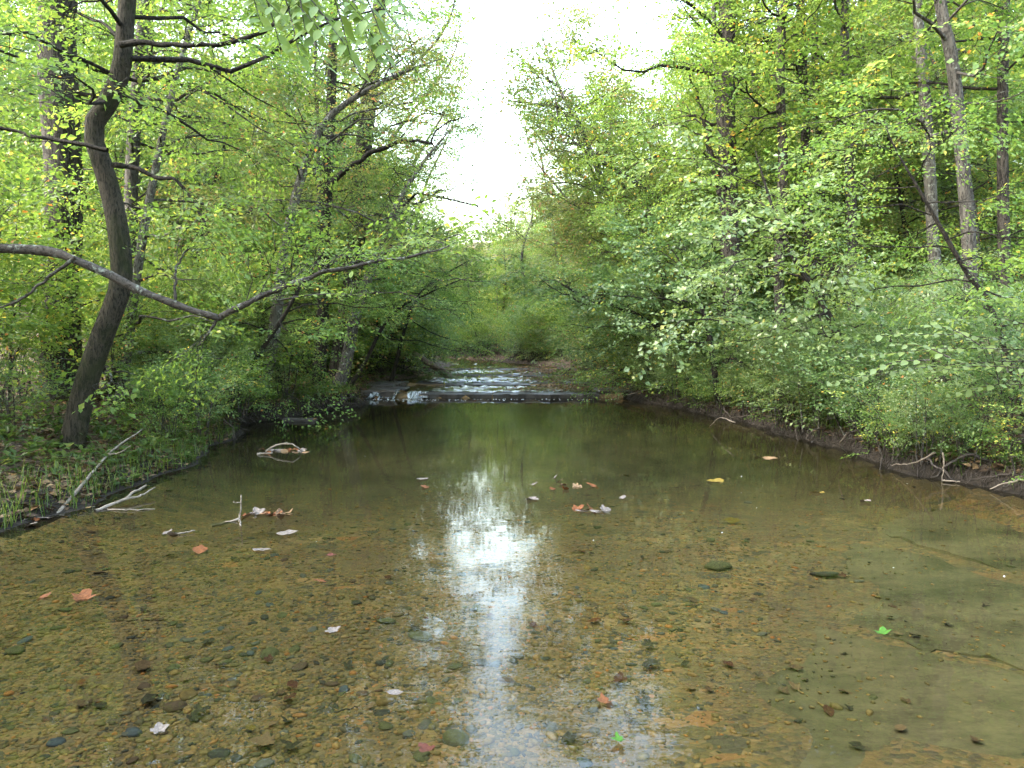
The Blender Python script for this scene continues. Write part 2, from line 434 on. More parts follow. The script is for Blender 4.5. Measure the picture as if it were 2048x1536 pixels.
clay = (sm(X, -21, -17) * (1 - sm(X, -9.3, -8.3)) * sm(Y, 11.5, 13.5) * (1 - sm(Y, 24, 30)))
silt = np.clip(np.maximum(sm(Y, 5.5, 10.5) * .9 * (1 - sm(Y, 20, 21)), .2 * sm(X - .2 - (Y - 3) * .72 + .25 * nz(X, Y, 1.5), 0, .6) * (1 - sm(Y, 7, 8.5))), 0, 1)
def sub(name, mask, m, att):
    q = Qd[mask]; u, inv = np.unique(q, return_inverse=True)
    a = Acc(); a.add(V[u], inv.reshape(-1, 4), lv=att.ravel()[u])
    return link(name, a.mesh(name, m), kind='structure')
sub('ground', dq > -.16, M_SOIL, clay)
sub('creek_bed', dq <= -.16, M_BED, silt)

def water_sheet(name, y0, y1, z, m, x0, x1, cell=None):
    a = Acc(); n, k = (30, 30) if cell is None else (int((x1 - x0) / cell), int((y1 - y0) / cell))
    Xw, Yw = np.meshgrid(np.linspace(x0, x1, n), np.linspace(y0, y1, k))
    Zw = np.full(Xw.shape, z)
    if cell:          # broken, tumbling surface of the shallow run
        w_ = 0
        for q in range(14):
            f_ = rng.uniform(9, 30); t_ = rng.normal(1.57, .55)
            w_ = w_ + np.sin(f_ * (Xw * math.cos(t_) + Yw * math.sin(t_)) + rng.uniform(0, 6.28) + 1.5 * nz(Xw, Yw, 2.5)) / f_ * 1.3
        Zw = Zw + w_ * .09 * (.35 + .65 * sm(nz(Xw, Yw, .9), -.6, .6))
    a.add(np.stack([Xw, Yw, Zw], -1), [(j * n + i, j * n + i + 1, (j + 1) * n + i + 1, (j + 1) * n + i) for j in range(k - 1) for i in range(n - 1)])
    return link(name, a.mesh(name, m), kind='structure')
water_sheet('pool_water', -14, 21.62, 0.0, M_WATER, -7.5, 7.5)
water_sheet('riffle_water', 21.66, 25.1, WLV[1], M_WATER2, -5.5, 4.2, .06)
water_sheet('riffle_water', 25.15, 29.6, WLV[2], M_WATER2, -5.2, 4.6, .065)
water_sheet('riffle_water', 29.65, 34.6, WLV[3], M_WATER2, -4.8, 4.2, .075)
water_sheet('riffle_water', 34.65, 62, WLV[4], M_WATER2, -16, 3.5, .11)

# ------------------------------------------------------------------ leaf sprays
def leaf_quads(P, Dv, N, L, W, hi=False):
    """folded leaf blades at P pointing along Dv with normal N"""
    S = np.cross(N, Dv); S /= np.linalg.norm(S, axis=1)[:, None] + 1e-9
    L = L[:, None]; W = W[:, None]
    if hi:
        v = np.stack([P, P + .28 * L * Dv + .42 * W * S + .10 * W * N, P + .65 * L * Dv + .40 * W * S + .08 * W * N, P + L * Dv - .06 * L * N, P + .65 * L * Dv - .40 * W * S + .08 * W * N, P + .28 * L * Dv - .42 * W * S + .10 * W * N], 1)
        i = np.arange(len(P))[:, None] * 6
        q = np.concatenate([i + np.array([0, 1, 2, 3]), i + np.array([0, 3, 4, 5])])
        return v.reshape(-1, 3), q
    v = np.stack([P, P + .45 * L * Dv + .5 * W * S + .1 * W * N, P + L * Dv - .08 * L * N, P + .45 * L * Dv - .5 * W * S + .1 * W * N], 1)
    return v.reshape(-1, 3), (np.arange(len(P))[:, None] * 4 + np.arange(4))
def spray_template(ll, lw, step=.11, tilt=.5, hi=False, fan=.55):
    P, Dv = [], []
    x, sgn = .12, 1
    while x < 1.0:
        sl = fan * (1.05 - .75 * x) * random.uniform(.75, 1.2)
        a = sgn * R(random.uniform(38, 62))
        u = .06; s2 = 1
        while u < sl:
            P.append((x + u * math.cos(a), u * math.sin(a), 0)); b = a + s2 * R(random.uniform(20, 60)); Dv.append((math.cos(b), math.sin(b), 0))
            u += step * random.uniform(.7, 1.2); s2 = -s2
        sgn = -sgn; x += .115 * random.uniform(.7, 1.3)
    for u in np.arange(.3, 1.0, step):
        P.append((u, 0, 0)); b = R(random.choice((-1, 1)) * random.uniform(15, 60)); Dv.append((math.cos(b), math.sin(b), 0))
    P = np.array(P); Dv = np.array(Dv); n = len(P)
    P[:, 2] = -.16 * P[:, 0] ** 2 - .12 * np.abs(P[:, 1]) + rng.normal(0, .025, n)
    Dv[:, 2] = rng.normal(-.22, .3, n); Dv /= np.linalg.norm(Dv, axis=1)[:, None]
    N = np.stack([rng.normal(0, tilt, n), rng.normal(0, tilt, n), np.ones(n)], 1)
    N -= (N * Dv).sum(1)[:, None] * Dv; N /= np.linalg.norm(N, axis=1)[:, None]
    L = ll * rng.uniform(.5, 1.35, n); W = lw * rng.uniform(.7, 1.2, n) * L / ll
    v, q = leaf_quads(P, Dv, N, L, W, hi)
    k = len(v) // n
    return v, q, np.repeat(rng.normal(0, 1, n), k)
TPL = {
 'beech': [spray_template(.088, .054, step=.088) for _ in range(5)],
 'maple': [spray_template(.105, .098, step=.115, tilt=.55) for _ in range(5)],
 'far': [spray_template(.155, .125, step=.165, tilt=.7) for _ in range(5)],
 'near': [spray_template(.085, .052, step=.10, hi=True) for _ in range(4)],
 'bush': [spray_template(.10, .064, step=.1, tilt=.55) for _ in range(4)],
}
def bake_sprays(acc, pos, dirs, scale, tpl, lv0=.45, lvs=.13, lvl=.13, odd=.02, roll=.4):
    pos = np.array(pos); dirs = np.array(dirs); scale = np.array(scale); n = len(pos)
    dirs = dirs / (np.linalg.norm(dirs, axis=1)[:, None] + 1e-9)
    up = np.stack([rng.normal(0, roll, n), rng.normal(0, roll, n), np.ones(n)], 1)
    Yv = np.cross(up, dirs); Yv /= np.linalg.norm(Yv, axis=1)[:, None] + 1e-9
    Zv = np.cross(dirs, Yv)
    Rm = np.stack([dirs, Yv, Zv], -1)
    off = rng.normal(0, lvs, n)
    which = rng.integers(0, len(TPL[tpl]), n)
    for k, (v, q, lr) in enumerate(TPL[tpl]):
        m = np.where(which == k)[0]
        if not len(m): continue
        W = np.einsum('sij,vj->svi', Rm[m], v) * scale[m][:, None, None] + pos[m][:, None]
        lv = np.clip(lv0 + off[m][:, None] + lvl * lr[None], 0, .9)
        fv = 6 if len(v) // len(q) == 3 else 4
        nl = len(v) // fv
        o = np.repeat(rng.random((len(m), nl)) < odd, fv, axis=1)
        lv = np.where(o, rng.uniform(.93, 1.0, lv.shape), lv)
        Q = (np.arange(len(m))[:, None, None] * len(v) + q[None]).reshape(-1, 4)
        acc.add(W.reshape(-1, 3), Q, lv=lv.ravel())

def unit(v): v = np.asarray(v, float); return v / (np.linalg.norm(v) + 1e-9)
def limb_curve(p0, d, L, droop, n=8, wob=.28):
    s = np.linspace(0, 1, n)
    P = p0 + np.outer(s * L, d)
    P[:, 2] -= droop * L * s ** 2
    w = np.cumsum(rng.normal(0, wob * L / n, (n, 3)), axis=0); w[0] = 0
    return P + w
def foliate(br, S, P, L, r0, sub=7, s0=.2, slen=.42, sstep=.38, ssc=(.6, 1.0), up=.12):
    """sub-limbs and spray positions along a limb"""
    n = len(P)
    for j, s in enumerate(np.linspace(s0, .97, sub)):
        f = s * (n - 1); i = min(int(f), n - 2); p = P[i] + (P[i + 1] - P[i]) * (f - i)
        t = unit(P[i + 1] - P[i])
        side = unit(np.cross(t, (0, 0, 1))) * (1 if j % 2 else -1)
        d = unit(t * rng.uniform(.4, 1.0) + side * rng.uniform(.5, 1.0) + np.array((0, 0, rng.normal(up, .22))))
        l = max(.35, L * slen * (1.15 - .65 * s) * rng.uniform(.7, 1.25))
        Q = limb_curve(p, d, l, .10, 4, .25)
        tube(br, Q, np.linspace(max(.004, r0 * .4 * (1 - .6 * s)), .003, 4), 3, cap=False)
        for u in np.arange(.3, l + .01, sstep):
            f2 = min(u / l, .999) * 3; i2 = int(f2); q = Q[i2] + (Q[i2 + 1] - Q[i2]) * (f2 - i2)
            dd = unit(unit(Q[i2 + 1] - Q[i2]) + rng.normal(0, .45, 3) * (1, 1, .5))
            S[0].append(q); S[1].append(dd); S[2].append(rng.uniform(*ssc))
    for s in (.8, .9, 1.0):
        i = min(int(s * (n - 1)), n - 2)
        S[0].append(P[i + (s == 1.0)]); S[1].append(unit(P[-1] - P[-2]) + rng.normal(0, .3, 3)); S[2].append(rng.uniform(*ssc))

def tree(name, label, path, radii, bark='brown', leaf='green', tpl='beech', crown=(.35, 1.0), n=26, L=(3.2, 1.2), up=(0.05, .8),
         droop=.12, bias=None, sub=7, sstep=.38, ssc=(.6, 1.0), lv0=.45, odd=.02, group=None, extra=(), k=12, flare=.35, rough=.05, cat='tree', roll=.4, leafy=True, cut=None):
    P = resample(path, 34)
    rad = np.interp(np.linspace(0, 1, 34), np.linspace(0, 1, len(radii)), radii)
    h = np.linalg.norm(P - P[0], axis=1)
    rad = rad * (1 + flare * np.exp(-h / .25))
    base = P[0].copy()
    root = thing(name, label, cat, base, group)
    tr = Acc(); tube(tr, P, rad, k, rough=rough)
    link('trunk', tr.mesh('trunk', BARK[bark], origin=base), root)
    br = Acc(); S = ([], [], [])
    ga = rng.uniform(0, 6.28)
    for j in range(n):
        t = crown[0] + (crown[1] - crown[0]) * ((j + rng.uniform(0, .8)) / n)
        f = t * 33; i = min(int(f), 32); p = P[i] + (P[i + 1] - P[i]) * (f - i)
        ga += 2.4 + rng.normal(0, .35)
        tt = (t - crown[0]) / (crown[1] - crown[0] + 1e-6)
        u = up[0] + (up[1] - up[0]) * tt + rng.normal(0, .12)
        d = unit((math.cos(ga), math.sin(ga), u))
        l = (L[0] + (L[1] - L[0]) * tt) * rng.uniform(.7, 1.2)
        if bias is not None:
            l *= max(.35, 1 + bias[2] * (d[0] * bias[0] + d[1] * bias[1]))
        C = limb_curve(p, d, l, droop)
        if cut is not None and cut(C[-1]): continue
        r0 = min(rad[i] * .45, .008 + .009 * l)
        tube(br, C, np.linspace(r0, .006, len(C)), 5, cap=False)
        foliate(br, S, C, l, r0, sub, ssc=ssc, sstep=sstep)
    for e in extra:
        C = resample(e['p'], 16); r0, r1 = e['r']
        tube(br, resample(C + np.vstack([[0, 0, 0], rng.normal(0, r0 * .28, (14, 3)), [0, 0, 0]]), 40), np.linspace(r0, r1, 40) * (1 + .09 * rng.normal(size=40)), 8, rough=.08)
        if e.get('leaf', True):
            l = np.linalg.norm(np.diff(C, axis=0), axis=1).sum()
            foliate(br, S, C, l * e.get('sl', .6), r0 * .5, e.get('sub', 10), e.get('s0', .3), sstep=e.get('step', .34), ssc=e.get('ssc', ssc), up=e.get('up', .12))
    if S[0] and tpl != 'far':
        A0 = np.array(S[0]); A1 = np.array(S[1]); A1 = A1 / (np.linalg.norm(A1, axis=1)[:, None] + 1e-9); sc_ = np.array(S[2])[:, None]
        if cut is not None:
            kp = np.array([not cut(q) for q in A0]); A0, A1, sc_ = A0[kp], A1[kp], sc_[kp]
        if len(A0):
            sd = np.cross(A1, (0, 0, 1.0)); sd /= np.linalg.norm(sd, axis=1)[:, None] + 1e-9; un = np.cross(sd, A1)
            e1 = A0 + A1 * sc_ * .55 - (0, 0, .04); e2 = A0 + A1 * sc_ * .95 - np.array((0, 0, .16)) * sc_
            rr_ = .0045
            v_ = np.stack([A0 + sd * rr_, A0 - sd * rr_, A0 + un * rr_, e1 + sd * rr_ * .7, e1 - sd * rr_ * .7, e1 + un * rr_ * .7, e2], 1).reshape(-1, 3)
            b_ = np.arange(len(A0))[:, None, None] * 7
            br.add(v_, (b_ + np.array([[0, 1, 4, 3], [1, 2, 5, 4], [2, 0, 3, 5]])).reshape(-1, 4), (b_ + np.array([[3, 4, 6], [4, 5, 6], [5, 3, 6]])).reshape(-1, 3))
    if br.n: link('branches', br.mesh('branches', BARK['twig' if bark in ('pale', 'grey') else 'dark'] if bark != 'dark' else BARK['dark'], origin=base), root)
    if leafy and S[0]:
        if cut is not None:
            keep = [i for i in range(len(S[0])) if not cut(S[0][i])]
            S = tuple([s[i] for i in keep] for s in S)
        cr = Acc(); bake_sprays(cr, *S, tpl, lv0=lv0, odd=odd, roll=roll)
        link('crown', cr.mesh('crown', LEAF[leaf], smooth=False, origin=base), root, kind='stuff')
    return root
def copy_tree(src, loc, rz, sc, label=None, group=None):
    c = src.copy(); col.objects.link(c)
    c.location = loc; c.rotation_euler = (0, 0, rz); c.scale = (sc, sc, sc)
    if label: c['label'] = label
    if group: c['group'] = group
    for ch in src.children:
        d = ch.copy(); col.objects.link(d); d.parent = c
    return c
def px(pts, D):
    return [at(a, b, D) for a, b in pts]
def grounded(P, sink=.12):
    P = [np.array(p) for p in P]
    b = P[0].copy(); z = gz(b[0], b[1]) - sink
    P[0][2] = z
    if P[1][2] < z + .3: P.pop(1)
    return P
def gap(p):
    """the open corridor of sky above the creek, in plan: no foliage hangs there"""
    x, y, z = p
    w = min(1.0, max(0.0, ((z - 1.7) / y - .34) / .15))
    return z > 4.2 and y > 6 and (-(.042 + .028 * w) * y < x < (.018 + .055 * w) * y + .05) and z > 1.7 + .19 * y + .9 * math.sin(y * .9 + z)

# ---- left bank
C2 = (1, .2, .35)     # limbs reach towards the open creek on the left bank
tree('oak_tree', 'thick straight grey-brown trunk at the far left with furrowed bark', grounded(px([(125, 835), (122, 600), (128, 400), (122, 250), (114, 100), (118, -60), (112, -350), (120, -700)], 12.9)), [.34, .31, .30, .31, .29, .26, .2, .08],
     'brown', 'green', 'beech', crown=(.42, 1), n=26, L=(3.8, 2.0), bias=C2, k=20, flare=.25, rough=.05, cut=gap)
tree('crooked_tree', 'crooked mossy trunk with a knee bend in front of the thick oak trunk', grounded(px([(140, 890), (165, 790), (205, 670), (240, 575), (240, 490), (222, 390), (198, 310), (184, 258), (212, 212), (240, 150), (250, 60), (256, -60), (240, -300), (250, -520)], 9.3)), [.145, .14, .14, .13, .12, .115, .12, .105, .10, .09, .08, .05],
     'moss', 'yellow', 'beech', crown=(.5, 1), n=22, L=(2.6, 1.6), bias=C2, k=16, flare=.15, rough=.06,
     extra=[dict(p=px([(225, 330), (270, 335), (312, 355), (355, 362), (385, 400), (412, 455)], 9.2), r=(.035, .012), sub=9, s0=.4),
            dict(p=px([(240, 90), (300, 88), (390, 92), (450, 85), (520, 66), (565, 30), (600, -20)], 9.0), r=(.035, .018), sub=10),
            dict(p=px([(215, 300), (90, 276), (0, 258), (-80, 255)], 9.1), r=(.03, .015), sub=9)])
tree('limb_tree', 'tree at the left edge whose long lichen-covered limb droops over the water', grounded([(-7.4, 7.2, 0), (-7.5, 7.2, 2), (-7.6, 7.3, 4), (-7.3, 7.4, 7), (-7.2, 7.4, 10)]), [.2, .18, .16, .12, .05],
     'grey', 'yellow', 'near', crown=(.3, 1), n=16, L=(2.6, 1.6), k=12,
     extra=[dict(p=[np.array((-7.55, 7.3, 2.75))] + px([(-120, 500), (0, 495), (80, 496), (150, 515), (230, 558), (300, 588), (370, 618), (440, 636)], 7.4), r=(.066, .036), leaf=False),
            dict(p=px([(438, 636), (500, 602), (560, 580), (650, 546), (740, 526), (830, 510), (905, 488)], 7.4), r=(.034, .008), sub=34, s0=.04, sl=.5, ssc=(.42, .75), up=.4),
            dict(p=px([(440, 634), (420, 660), (400, 690)], 7.4), r=(.02, .006), sub=4, ssc=(.4, .6)),
            dict(p=px([(350, 610), (352, 545), (365, 510), (380, 495)], 7.4), r=(.018, .008), sub=5, ssc=(.4, .6)),
            dict(p=px([(150, 515), (90, 560), (40, 600), (-20, 620)], 7.3), r=(.02, .008), sub=6, ssc=(.4, .6))])
tree('slim_tree', 'slim grey trunk standing just right of the crooked mossy trunk', grounded(px([(264, 800), (264, 600), (262, 400), (270, 230), (285, 60), (290, -200), (300, -420)], 15)), [.145, .14, .13, .12, .1, .04],
     'grey', 'green', 'beech', crown=(.35, 1), n=22, L=(3, 1.5), bias=C2)
tree('leaning_tree', 'pale leaning trunk on the left bank that curves right toward the sky gap', grounded(px([(512, 800), (542, 710), (553, 620), (566, 520), (590, 400), (615, 320), (650, 245), (710, 195), (800, 148), (880, 118)], 15.5)), [.14, .13, .115, .09, .055, .015],
     'pale', 'tinged', 'beech', crown=(.42, 1), n=30, L=(2.6, 1.2), bias=C2, cut=gap)
tree('thin_tree', 'thin straight pole-like trunk among leaves left of the creek', grounded(px([(636, 790), (640, 600), (637, 350), (632, 150), (630, 0), (640, -250)], 20)), [.065, .06, .055, .045, .02],
     'grey', 'yellow', 'beech', crown=(.35, 1), n=18, L=(2.4, 1.2), bias=C2, cut=gap)
tree('dark_tree', 'straight dark trunk on the left bank with a long pale arching limb', grounded(px([(636, 760), (645, 660), (648, 560), (655, 360), (662, 200), (668, 0), (672, -250)], 19)), [.16, .15, .145, .13, .1, .04],
     'dark', 'green', 'beech', crown=(.4, 1), n=24, L=(3.2, 1.4), bias=C2, cut=gap,
     extra=[dict(p=px([(655, 372), (700, 335), (740, 308), (780, 292), (820, 280), (866, 288)], 17), r=(.07, .035), leaf=False),
            dict(p=px([(862, 286), (872, 262), (900, 243), (950, 229)], 17), r=(.025, .008), sub=6, ssc=(.4, .7)),
            dict(p=px([(760, 300), (752, 270), (758, 245)], 17), r=(.015, .005), leaf=False),
            dict(p=px([(790, 290), (830, 240), (860, 215)], 17), r=(.018, .005), leaf=False)])
tree('brown_tree', 'wide dark brown trunk behind the pale leaning trunk by the small falls', grounded(px([(676, 775), (690, 660), (706, 560), (717, 400), (732, 250), (752, 80), (768, -60), (800, -260)], 22)), [.34, .3, .28, .25, .22, .18, .08],
     'brown', 'tinged', 'beech', crown=(.35, 1), n=30, L=(4.2, 2), bias=C2, k=16, cut=gap)
tree('lichen_tree', 'pale lichen-spotted trunk leaning out from the left bank beside the small falls', grounded(px([(668, 800), (690, 735), (705, 660), (717, 615), (735, 560), (765, 480), (800, 400), (850, 320), (900, 260)], 19.6)), [.18, .155, .14, .10, .055, .015],
     'pale', 'green', 'beech', crown=(.36, 1), n=32, L=(3.0, 1.4), bias=C2, cut=gap)
for lab, pts, D, r in (
  ('thin dark stem bending right behind the pale lichen-spotted trunk', [(690, 800), (735, 715), (762, 660), (800, 615), (860, 585), (920, 560)], 20.2, .06),
  ('crooked dark stem above the left end of the rock ledges', [(778, 770), (795, 715), (806, 670), (832, 600), (872, 560), (940, 520)], 24.5, .075),
  ('leaning dark sapling at the notch in the left bank', [(470, 800), (500, 740), (530, 690), (575, 620), (620, 540), (680, 470)], 14.6, .06),
  ('short leaning sapling rooted right of the mossy crooked trunk', [(490, 800), (505, 720), (525, 660), (530, 580), (520, 500)], 16.2, .08)):
    tree('sapling', lab, grounded(px(pts, D)), [r, r * .85, r * .6, .012], 'dark', 'green', 'beech', crown=(.4, 1), n=14, L=(2.2, .9), bias=C2, up=(.0, .3), cut=gap)

# ---- right bank
C3 = (-1, -.1, .35)
tree('tall_tree', 'tall straight grey-brown trunk forking behind the right bank', grounded(px([(1470, 780), (1466, 620), (1460, 480), (1456, 330), (1452, 200), (1455, 0), (1462, -200), (1465, -400)], 19)), [.27, .25, .245, .235, .21, .15, .05],
     'brown', 'yellow', 'maple', crown=(.34, 1), n=28, L=(3.6, 2), bias=C3, k=16, cut=gap,
     extra=[dict(p=px([(1446, 398), (1432, 350), (1422, 300), (1405, 220), (1380, 150)], 19), r=(.09, .03), sub=8, s0=.5)])
for lab, pts, D, r, bk, lf in (
  ('dark trunk standing right of the tall forking trunk', [(1570, 740), (1558, 560), (1566, 330), (1560, 150), (1570, -150), (1560, -450)], 17.5, .13, 'brown', 'yellow'),
  ('straight dark trunk in the row of trunks on the right slope', [(1618, 740), (1615, 500), (1612, 290), (1604, 100), (1600, -150), (1610, -350)], 20, .15, 'brown', 'yellow'),
  ('slender trunk squeezed between two dark trunks on the right slope', [(1650, 730), (1645, 480), (1640, 300), (1630, 100), (1640, -200)], 22, .12, 'grey', 'green'),
  ('grey-brown trunk at the right end of the row on the slope', [(1704, 720), (1704, 470), (1698, 300), (1690, 100), (1696, -200), (1700, -350)], 19, .14, 'grey', 'yellow'),
  ('pale straight trunk leaning slightly left high on the right', [(1880, 720), (1868, 500), (1858, 320), (1850, 200), (1836, 30), (1825, -150), (1830, -380)], 16.5, .14, 'pale', 'yellow'),
  ('pale wavy trunk with grey lichen near the upper right', [(1945, 720), (1938, 500), (1926, 340), (1914, 210), (1902, 110), (1880, 0), (1870, -200), (1880, -450)], 13.6, .13, 'grey', 'green'),
  ('dark narrow trunk beside the sunny hillside at the right edge', [(2012, 720), (2008, 500), (2005, 250), (2008, 60), (2012, -100), (2005, -420)], 15.5, .12, 'brown', 'yellow')):
    tree('slope_tree', lab, grounded(px(pts, D)), [r, r * .95, r * .85, r * .7, .04], bk, lf, 'maple', crown=(.42, 1), n=20, L=(2.8, 1.6), bias=C3, cut=gap)
tree('creek_tree', 'pale trunk leaning left toward the sky gap with bare dead branches', grounded(px([(1345, 740), (1300, 590), (1255, 480), (1212, 380), (1165, 265), (1125, 190), (1098, 120), (1080, 50)], 25)), [.18, .16, .14, .10, .06, .015],
     'pale', 'tinged', 'bush', crown=(.3, 1), n=58, L=(3.0, 1.9), bias=(-1, -.1, .1), lv0=.35, ssc=(.8, 1.3), cut=lambda p: p[0] < .012 * p[1] or (p[2] > 1.7 + .47 * p[1] and p[0] < .1 * p[1]),
     extra=[dict(p=px([(1128, 218), (1100, 212), (1060, 206), (1012, 202)], 25), r=(.06, .02), leaf=False),
            dict(p=px([(1140, 240), (1105, 238), (1070, 250), (1050, 265)], 25), r=(.05, .015), leaf=False),
            dict(p=px([(1118, 175), (1085, 150), (1045, 120)], 25), r=(.04, .012), sub=5)])
tree('arching_tree', 'dark curved trunk arching left over the ledges from the right bank', grounded(px([(1334, 775), (1328, 700), (1314, 662), (1285, 640), (1235, 612), (1180, 600), (1110, 560)], 20.5)), [.13, .12, .10, .06, .01],
     'dark', 'cool', 'maple', crown=(.25, 1), n=22, L=(2.6, 1.3), bias=C3, up=(.3, .6))
tree('bank_tree', 'small dark trunk curving up from the right bank at the water', grounded(px([(1446, 822), (1432, 765), (1424, 700), (1405, 620), (1370, 540), (1330, 480)], 16.2)), [.075, .065, .045, .006],
     'dark', 'cool', 'maple', crown=(.35, 1), n=16, L=(2.0, 1.0), bias=C3)
tree('maple_tree', 'bright maple with pale sunlit-looking leaves hanging over the right bank', grounded(px([(1700, 800), (1680, 690), (1640, 600), (1590, 520), (1550, 430), (1510, 300)], 12.6)), [.075, .06, .045, .006],
     'dark', 'pale', 'maple', crown=(.25, .9), n=18, L=(2.4, 1.2), bias=C3, up=(0, .3), lv0=.4)
tree('diagonal_sapling', 'dark sapling stem slanting up to the left among leaves on the right', grounded(px([(2060, 760), (1985, 625), (1930, 540), (1850, 400), (1792, 300), (1768, 245)], 9.6)), [.04, .036, .026, .005],
     'dark', 'yellow', 'near', crown=(.3, 1), n=18, L=(1.7, .8), bias=C3, up=(0, .3), ssc=(.45, .8))

for D, xb, xt, H, lf, lab in ((23.5, -6.6, -1.7, 13.5, 'green', 'leafy tree leaning in from the left at the sky gap, nearest of three'), (29, -6.2, -1.9, 15, 'tinged', 'leafy tree leaning in from the left at the sky gap, middle of three'), (35, -6.0, -2.2, 16, 'green', 'leafy tree leaning in from the left at the sky gap, farthest of three'),
                          (23, 6.2, 1.3, 9.5, 'yellow', 'leafy tree leaning in from the right at the sky gap, nearest of three'), (30, 5.8, .8, 11.5, 'tinged', 'leafy tree leaning in from the right at the sky gap, middle of three'), (37, 4.6, .6, 13, 'green', 'leafy tree leaning in from the right at the sky gap, farthest of three'),
                          (19.5, 6.4, 4.6, 14, 'yellow', 'tall yellow-green crown filling the canopy right of the sky gap'),
                          (43, -6.4, -3.0, 17, 'green', 'far left crown at the foot of the sky gap'), (44, 3.4, 1.2, 15, 'tinged', 'far right crown at the foot of the sky gap'), (51, 1.6, .9, 13, 'pale', 'pale distant crown below the sky gap')):
    sg = -1 if xb < 0 else 1
    tree('leaning_crown_tree', lab, grounded([(xb, D, 0), (xb - .3 * sg, D, H * .3), (xb - .9 * sg, D - .3, H * .6), (xt + .6 * sg, D - .5, H * .85), (xt, D - .6, H)]), [.14, .12, .09, .05, .015], 'grey', lf, 'bush', crown=(.2, 1), n=42, L=(2.8, 1.5), bias=(-sg, 0, .2), cut=gap, sstep=.42)
# ------------------------------------------------------------------ background forest: variants copied over both hillsides
def variant(name, H, r, bark, leaf, tplk, crown, n, L, lv0=.45):
    P = [(0, 0, 0), (rng.normal(0, .1), rng.normal(0, .1), H * .3), (rng.normal(0, .25), rng.normal(0, .25), H * .65), (rng.normal(0, .4), rng.normal(0, .4), H)]
    return tree(name, 'forest tree', P, [r, r * .85, r * .6, .03], bark, leaf, tplk, crown=crown, n=n, L=L, sub=6, sstep=.5, ssc=(.8, 1.3), lv0=lv0, k=9, roll=.6)
VAR = [variant('forest_tree', 16, .2, 'brown', 'yellow', 'far', (.25, 1), 40, (3.6, 1.8)),
       variant('forest_tree', 18, .24, 'grey', 'green', 'far', (.3, 1), 42, (3.9, 2.0)),
       variant('forest_tree', 14, .16, 'pale', 'yellow', 'far', (.2, 1), 36, (3.2, 1.6), .52),
       variant('forest_tree', 12, .14, 'dark', 'cool', 'far', (.12, 1), 34, (3.2, 1.4)),
       variant('forest_tree', 15, .2, 'brown', 'tinged', 'far', (.2, 1), 38, (3.5, 1.8))]
spots = []
def ok(x, y, dmin):
    return all((x - a) ** 2 + (y - b) ** 2 > dmin ** 2 for a, b in spots)
tries = 0
while len(spots) < 120 and tries < 6000:
    tries += 1
    y = rng.uniform(15, 78); x = rng.uniform(-46, 46)
    if abs(x) > .85 * y + 3: continue
    d = float(edge_d(x, y))
    m = 2.6 if y > 26 else 4.2
    if d < m or (y > 44 and d < 2.0) or (x > 0 and y < 23) or (32 < y < 50 and d < 5.5): continue
    if y < 46 and -.14 * y < x < .10 * y: continue
    if not ok(x, y, 3.0): continue
    spots.append((x, y))
spots.sort(key=lambda s: s[1])
for k_ in range(26):
    y = rng.uniform(47, 74); x = float(xr(y)) + rng.uniform(1.5, 12)
    if -14 < x < 5: spots.append((x, y))
usedv = set()
for i, (x, y) in enumerate(spots):
    v = int(rng.choice([0, 1, 2, 4, 0] if x > 0 else [1, 0, 3, 4, 1]))
    sc = rng.uniform(.8, 1.15)
    if -12 < x < 6 and y > 44: v = int(rng.choice([0, 2, 2, 4])); sc = rng.uniform(.45, .66) * (y / 55) ** .5
    side = 'right' if x > 0 else 'left'
    if True: lab, grp = '', 'forest trees'
    elif y > 44 and -14 < x < 8: lab, grp = 'far tree closing off the creek where it bends out of sight', 'far trees at the creek bend'
    elif y > 40: lab, grp = f'distant leafy tree deep in the woods on the {side} slope', f'distant trees on the {side} slope'
    else: lab, grp = f'leafy tree standing back in the woods behind the {side} bank', f'woodland trees behind the {side} bank'
    TN = ['brown-barked yellow-green', 'tall grey-barked green', 'pale-barked yellow', 'dark low-branched', 'brown-tinged']
    pxx = (x / y * F + 1024) / 2048
    bnd = 'in the far left of the view' if pxx < .15 else 'beyond the crooked trunk' if pxx < .28 else 'in the left middle' if pxx < .42 else 'in the centre' if pxx < .55 else 'in the right middle' if pxx < .7 else 'behind the right trunks' if pxx < .85 else 'in the far right of the view'
    dp = 'woodland' if y < 32 else 'distant' if y < 48 else 'far distant'
    lab = f'{dp} {TN[v]} tree {bnd}'
    loc = (x, y, gz(x, y) - .15)
    if v not in usedv:
        usedv.add(v); o = VAR[v]
        o.location = loc; o.rotation_euler = (0, 0, rng.uniform(0, 6.28)); o.scale = (sc,) * 3; o['label'] = lab; o['group'] = grp
    else: copy_tree(VAR[v], loc, rng.uniform(0, 6.28), sc, lab, grp)
for v in range(5):
    if v not in usedv:
        VAR[v].location = (rng.uniform(25, 30), 60 + 4 * v, gz(28, 60 + 4 * v)); VAR[v]['label'] = 'distant leafy tree deep in the woods on the right slope'; VAR[v]['group'] = 'distant trees on the right slope'

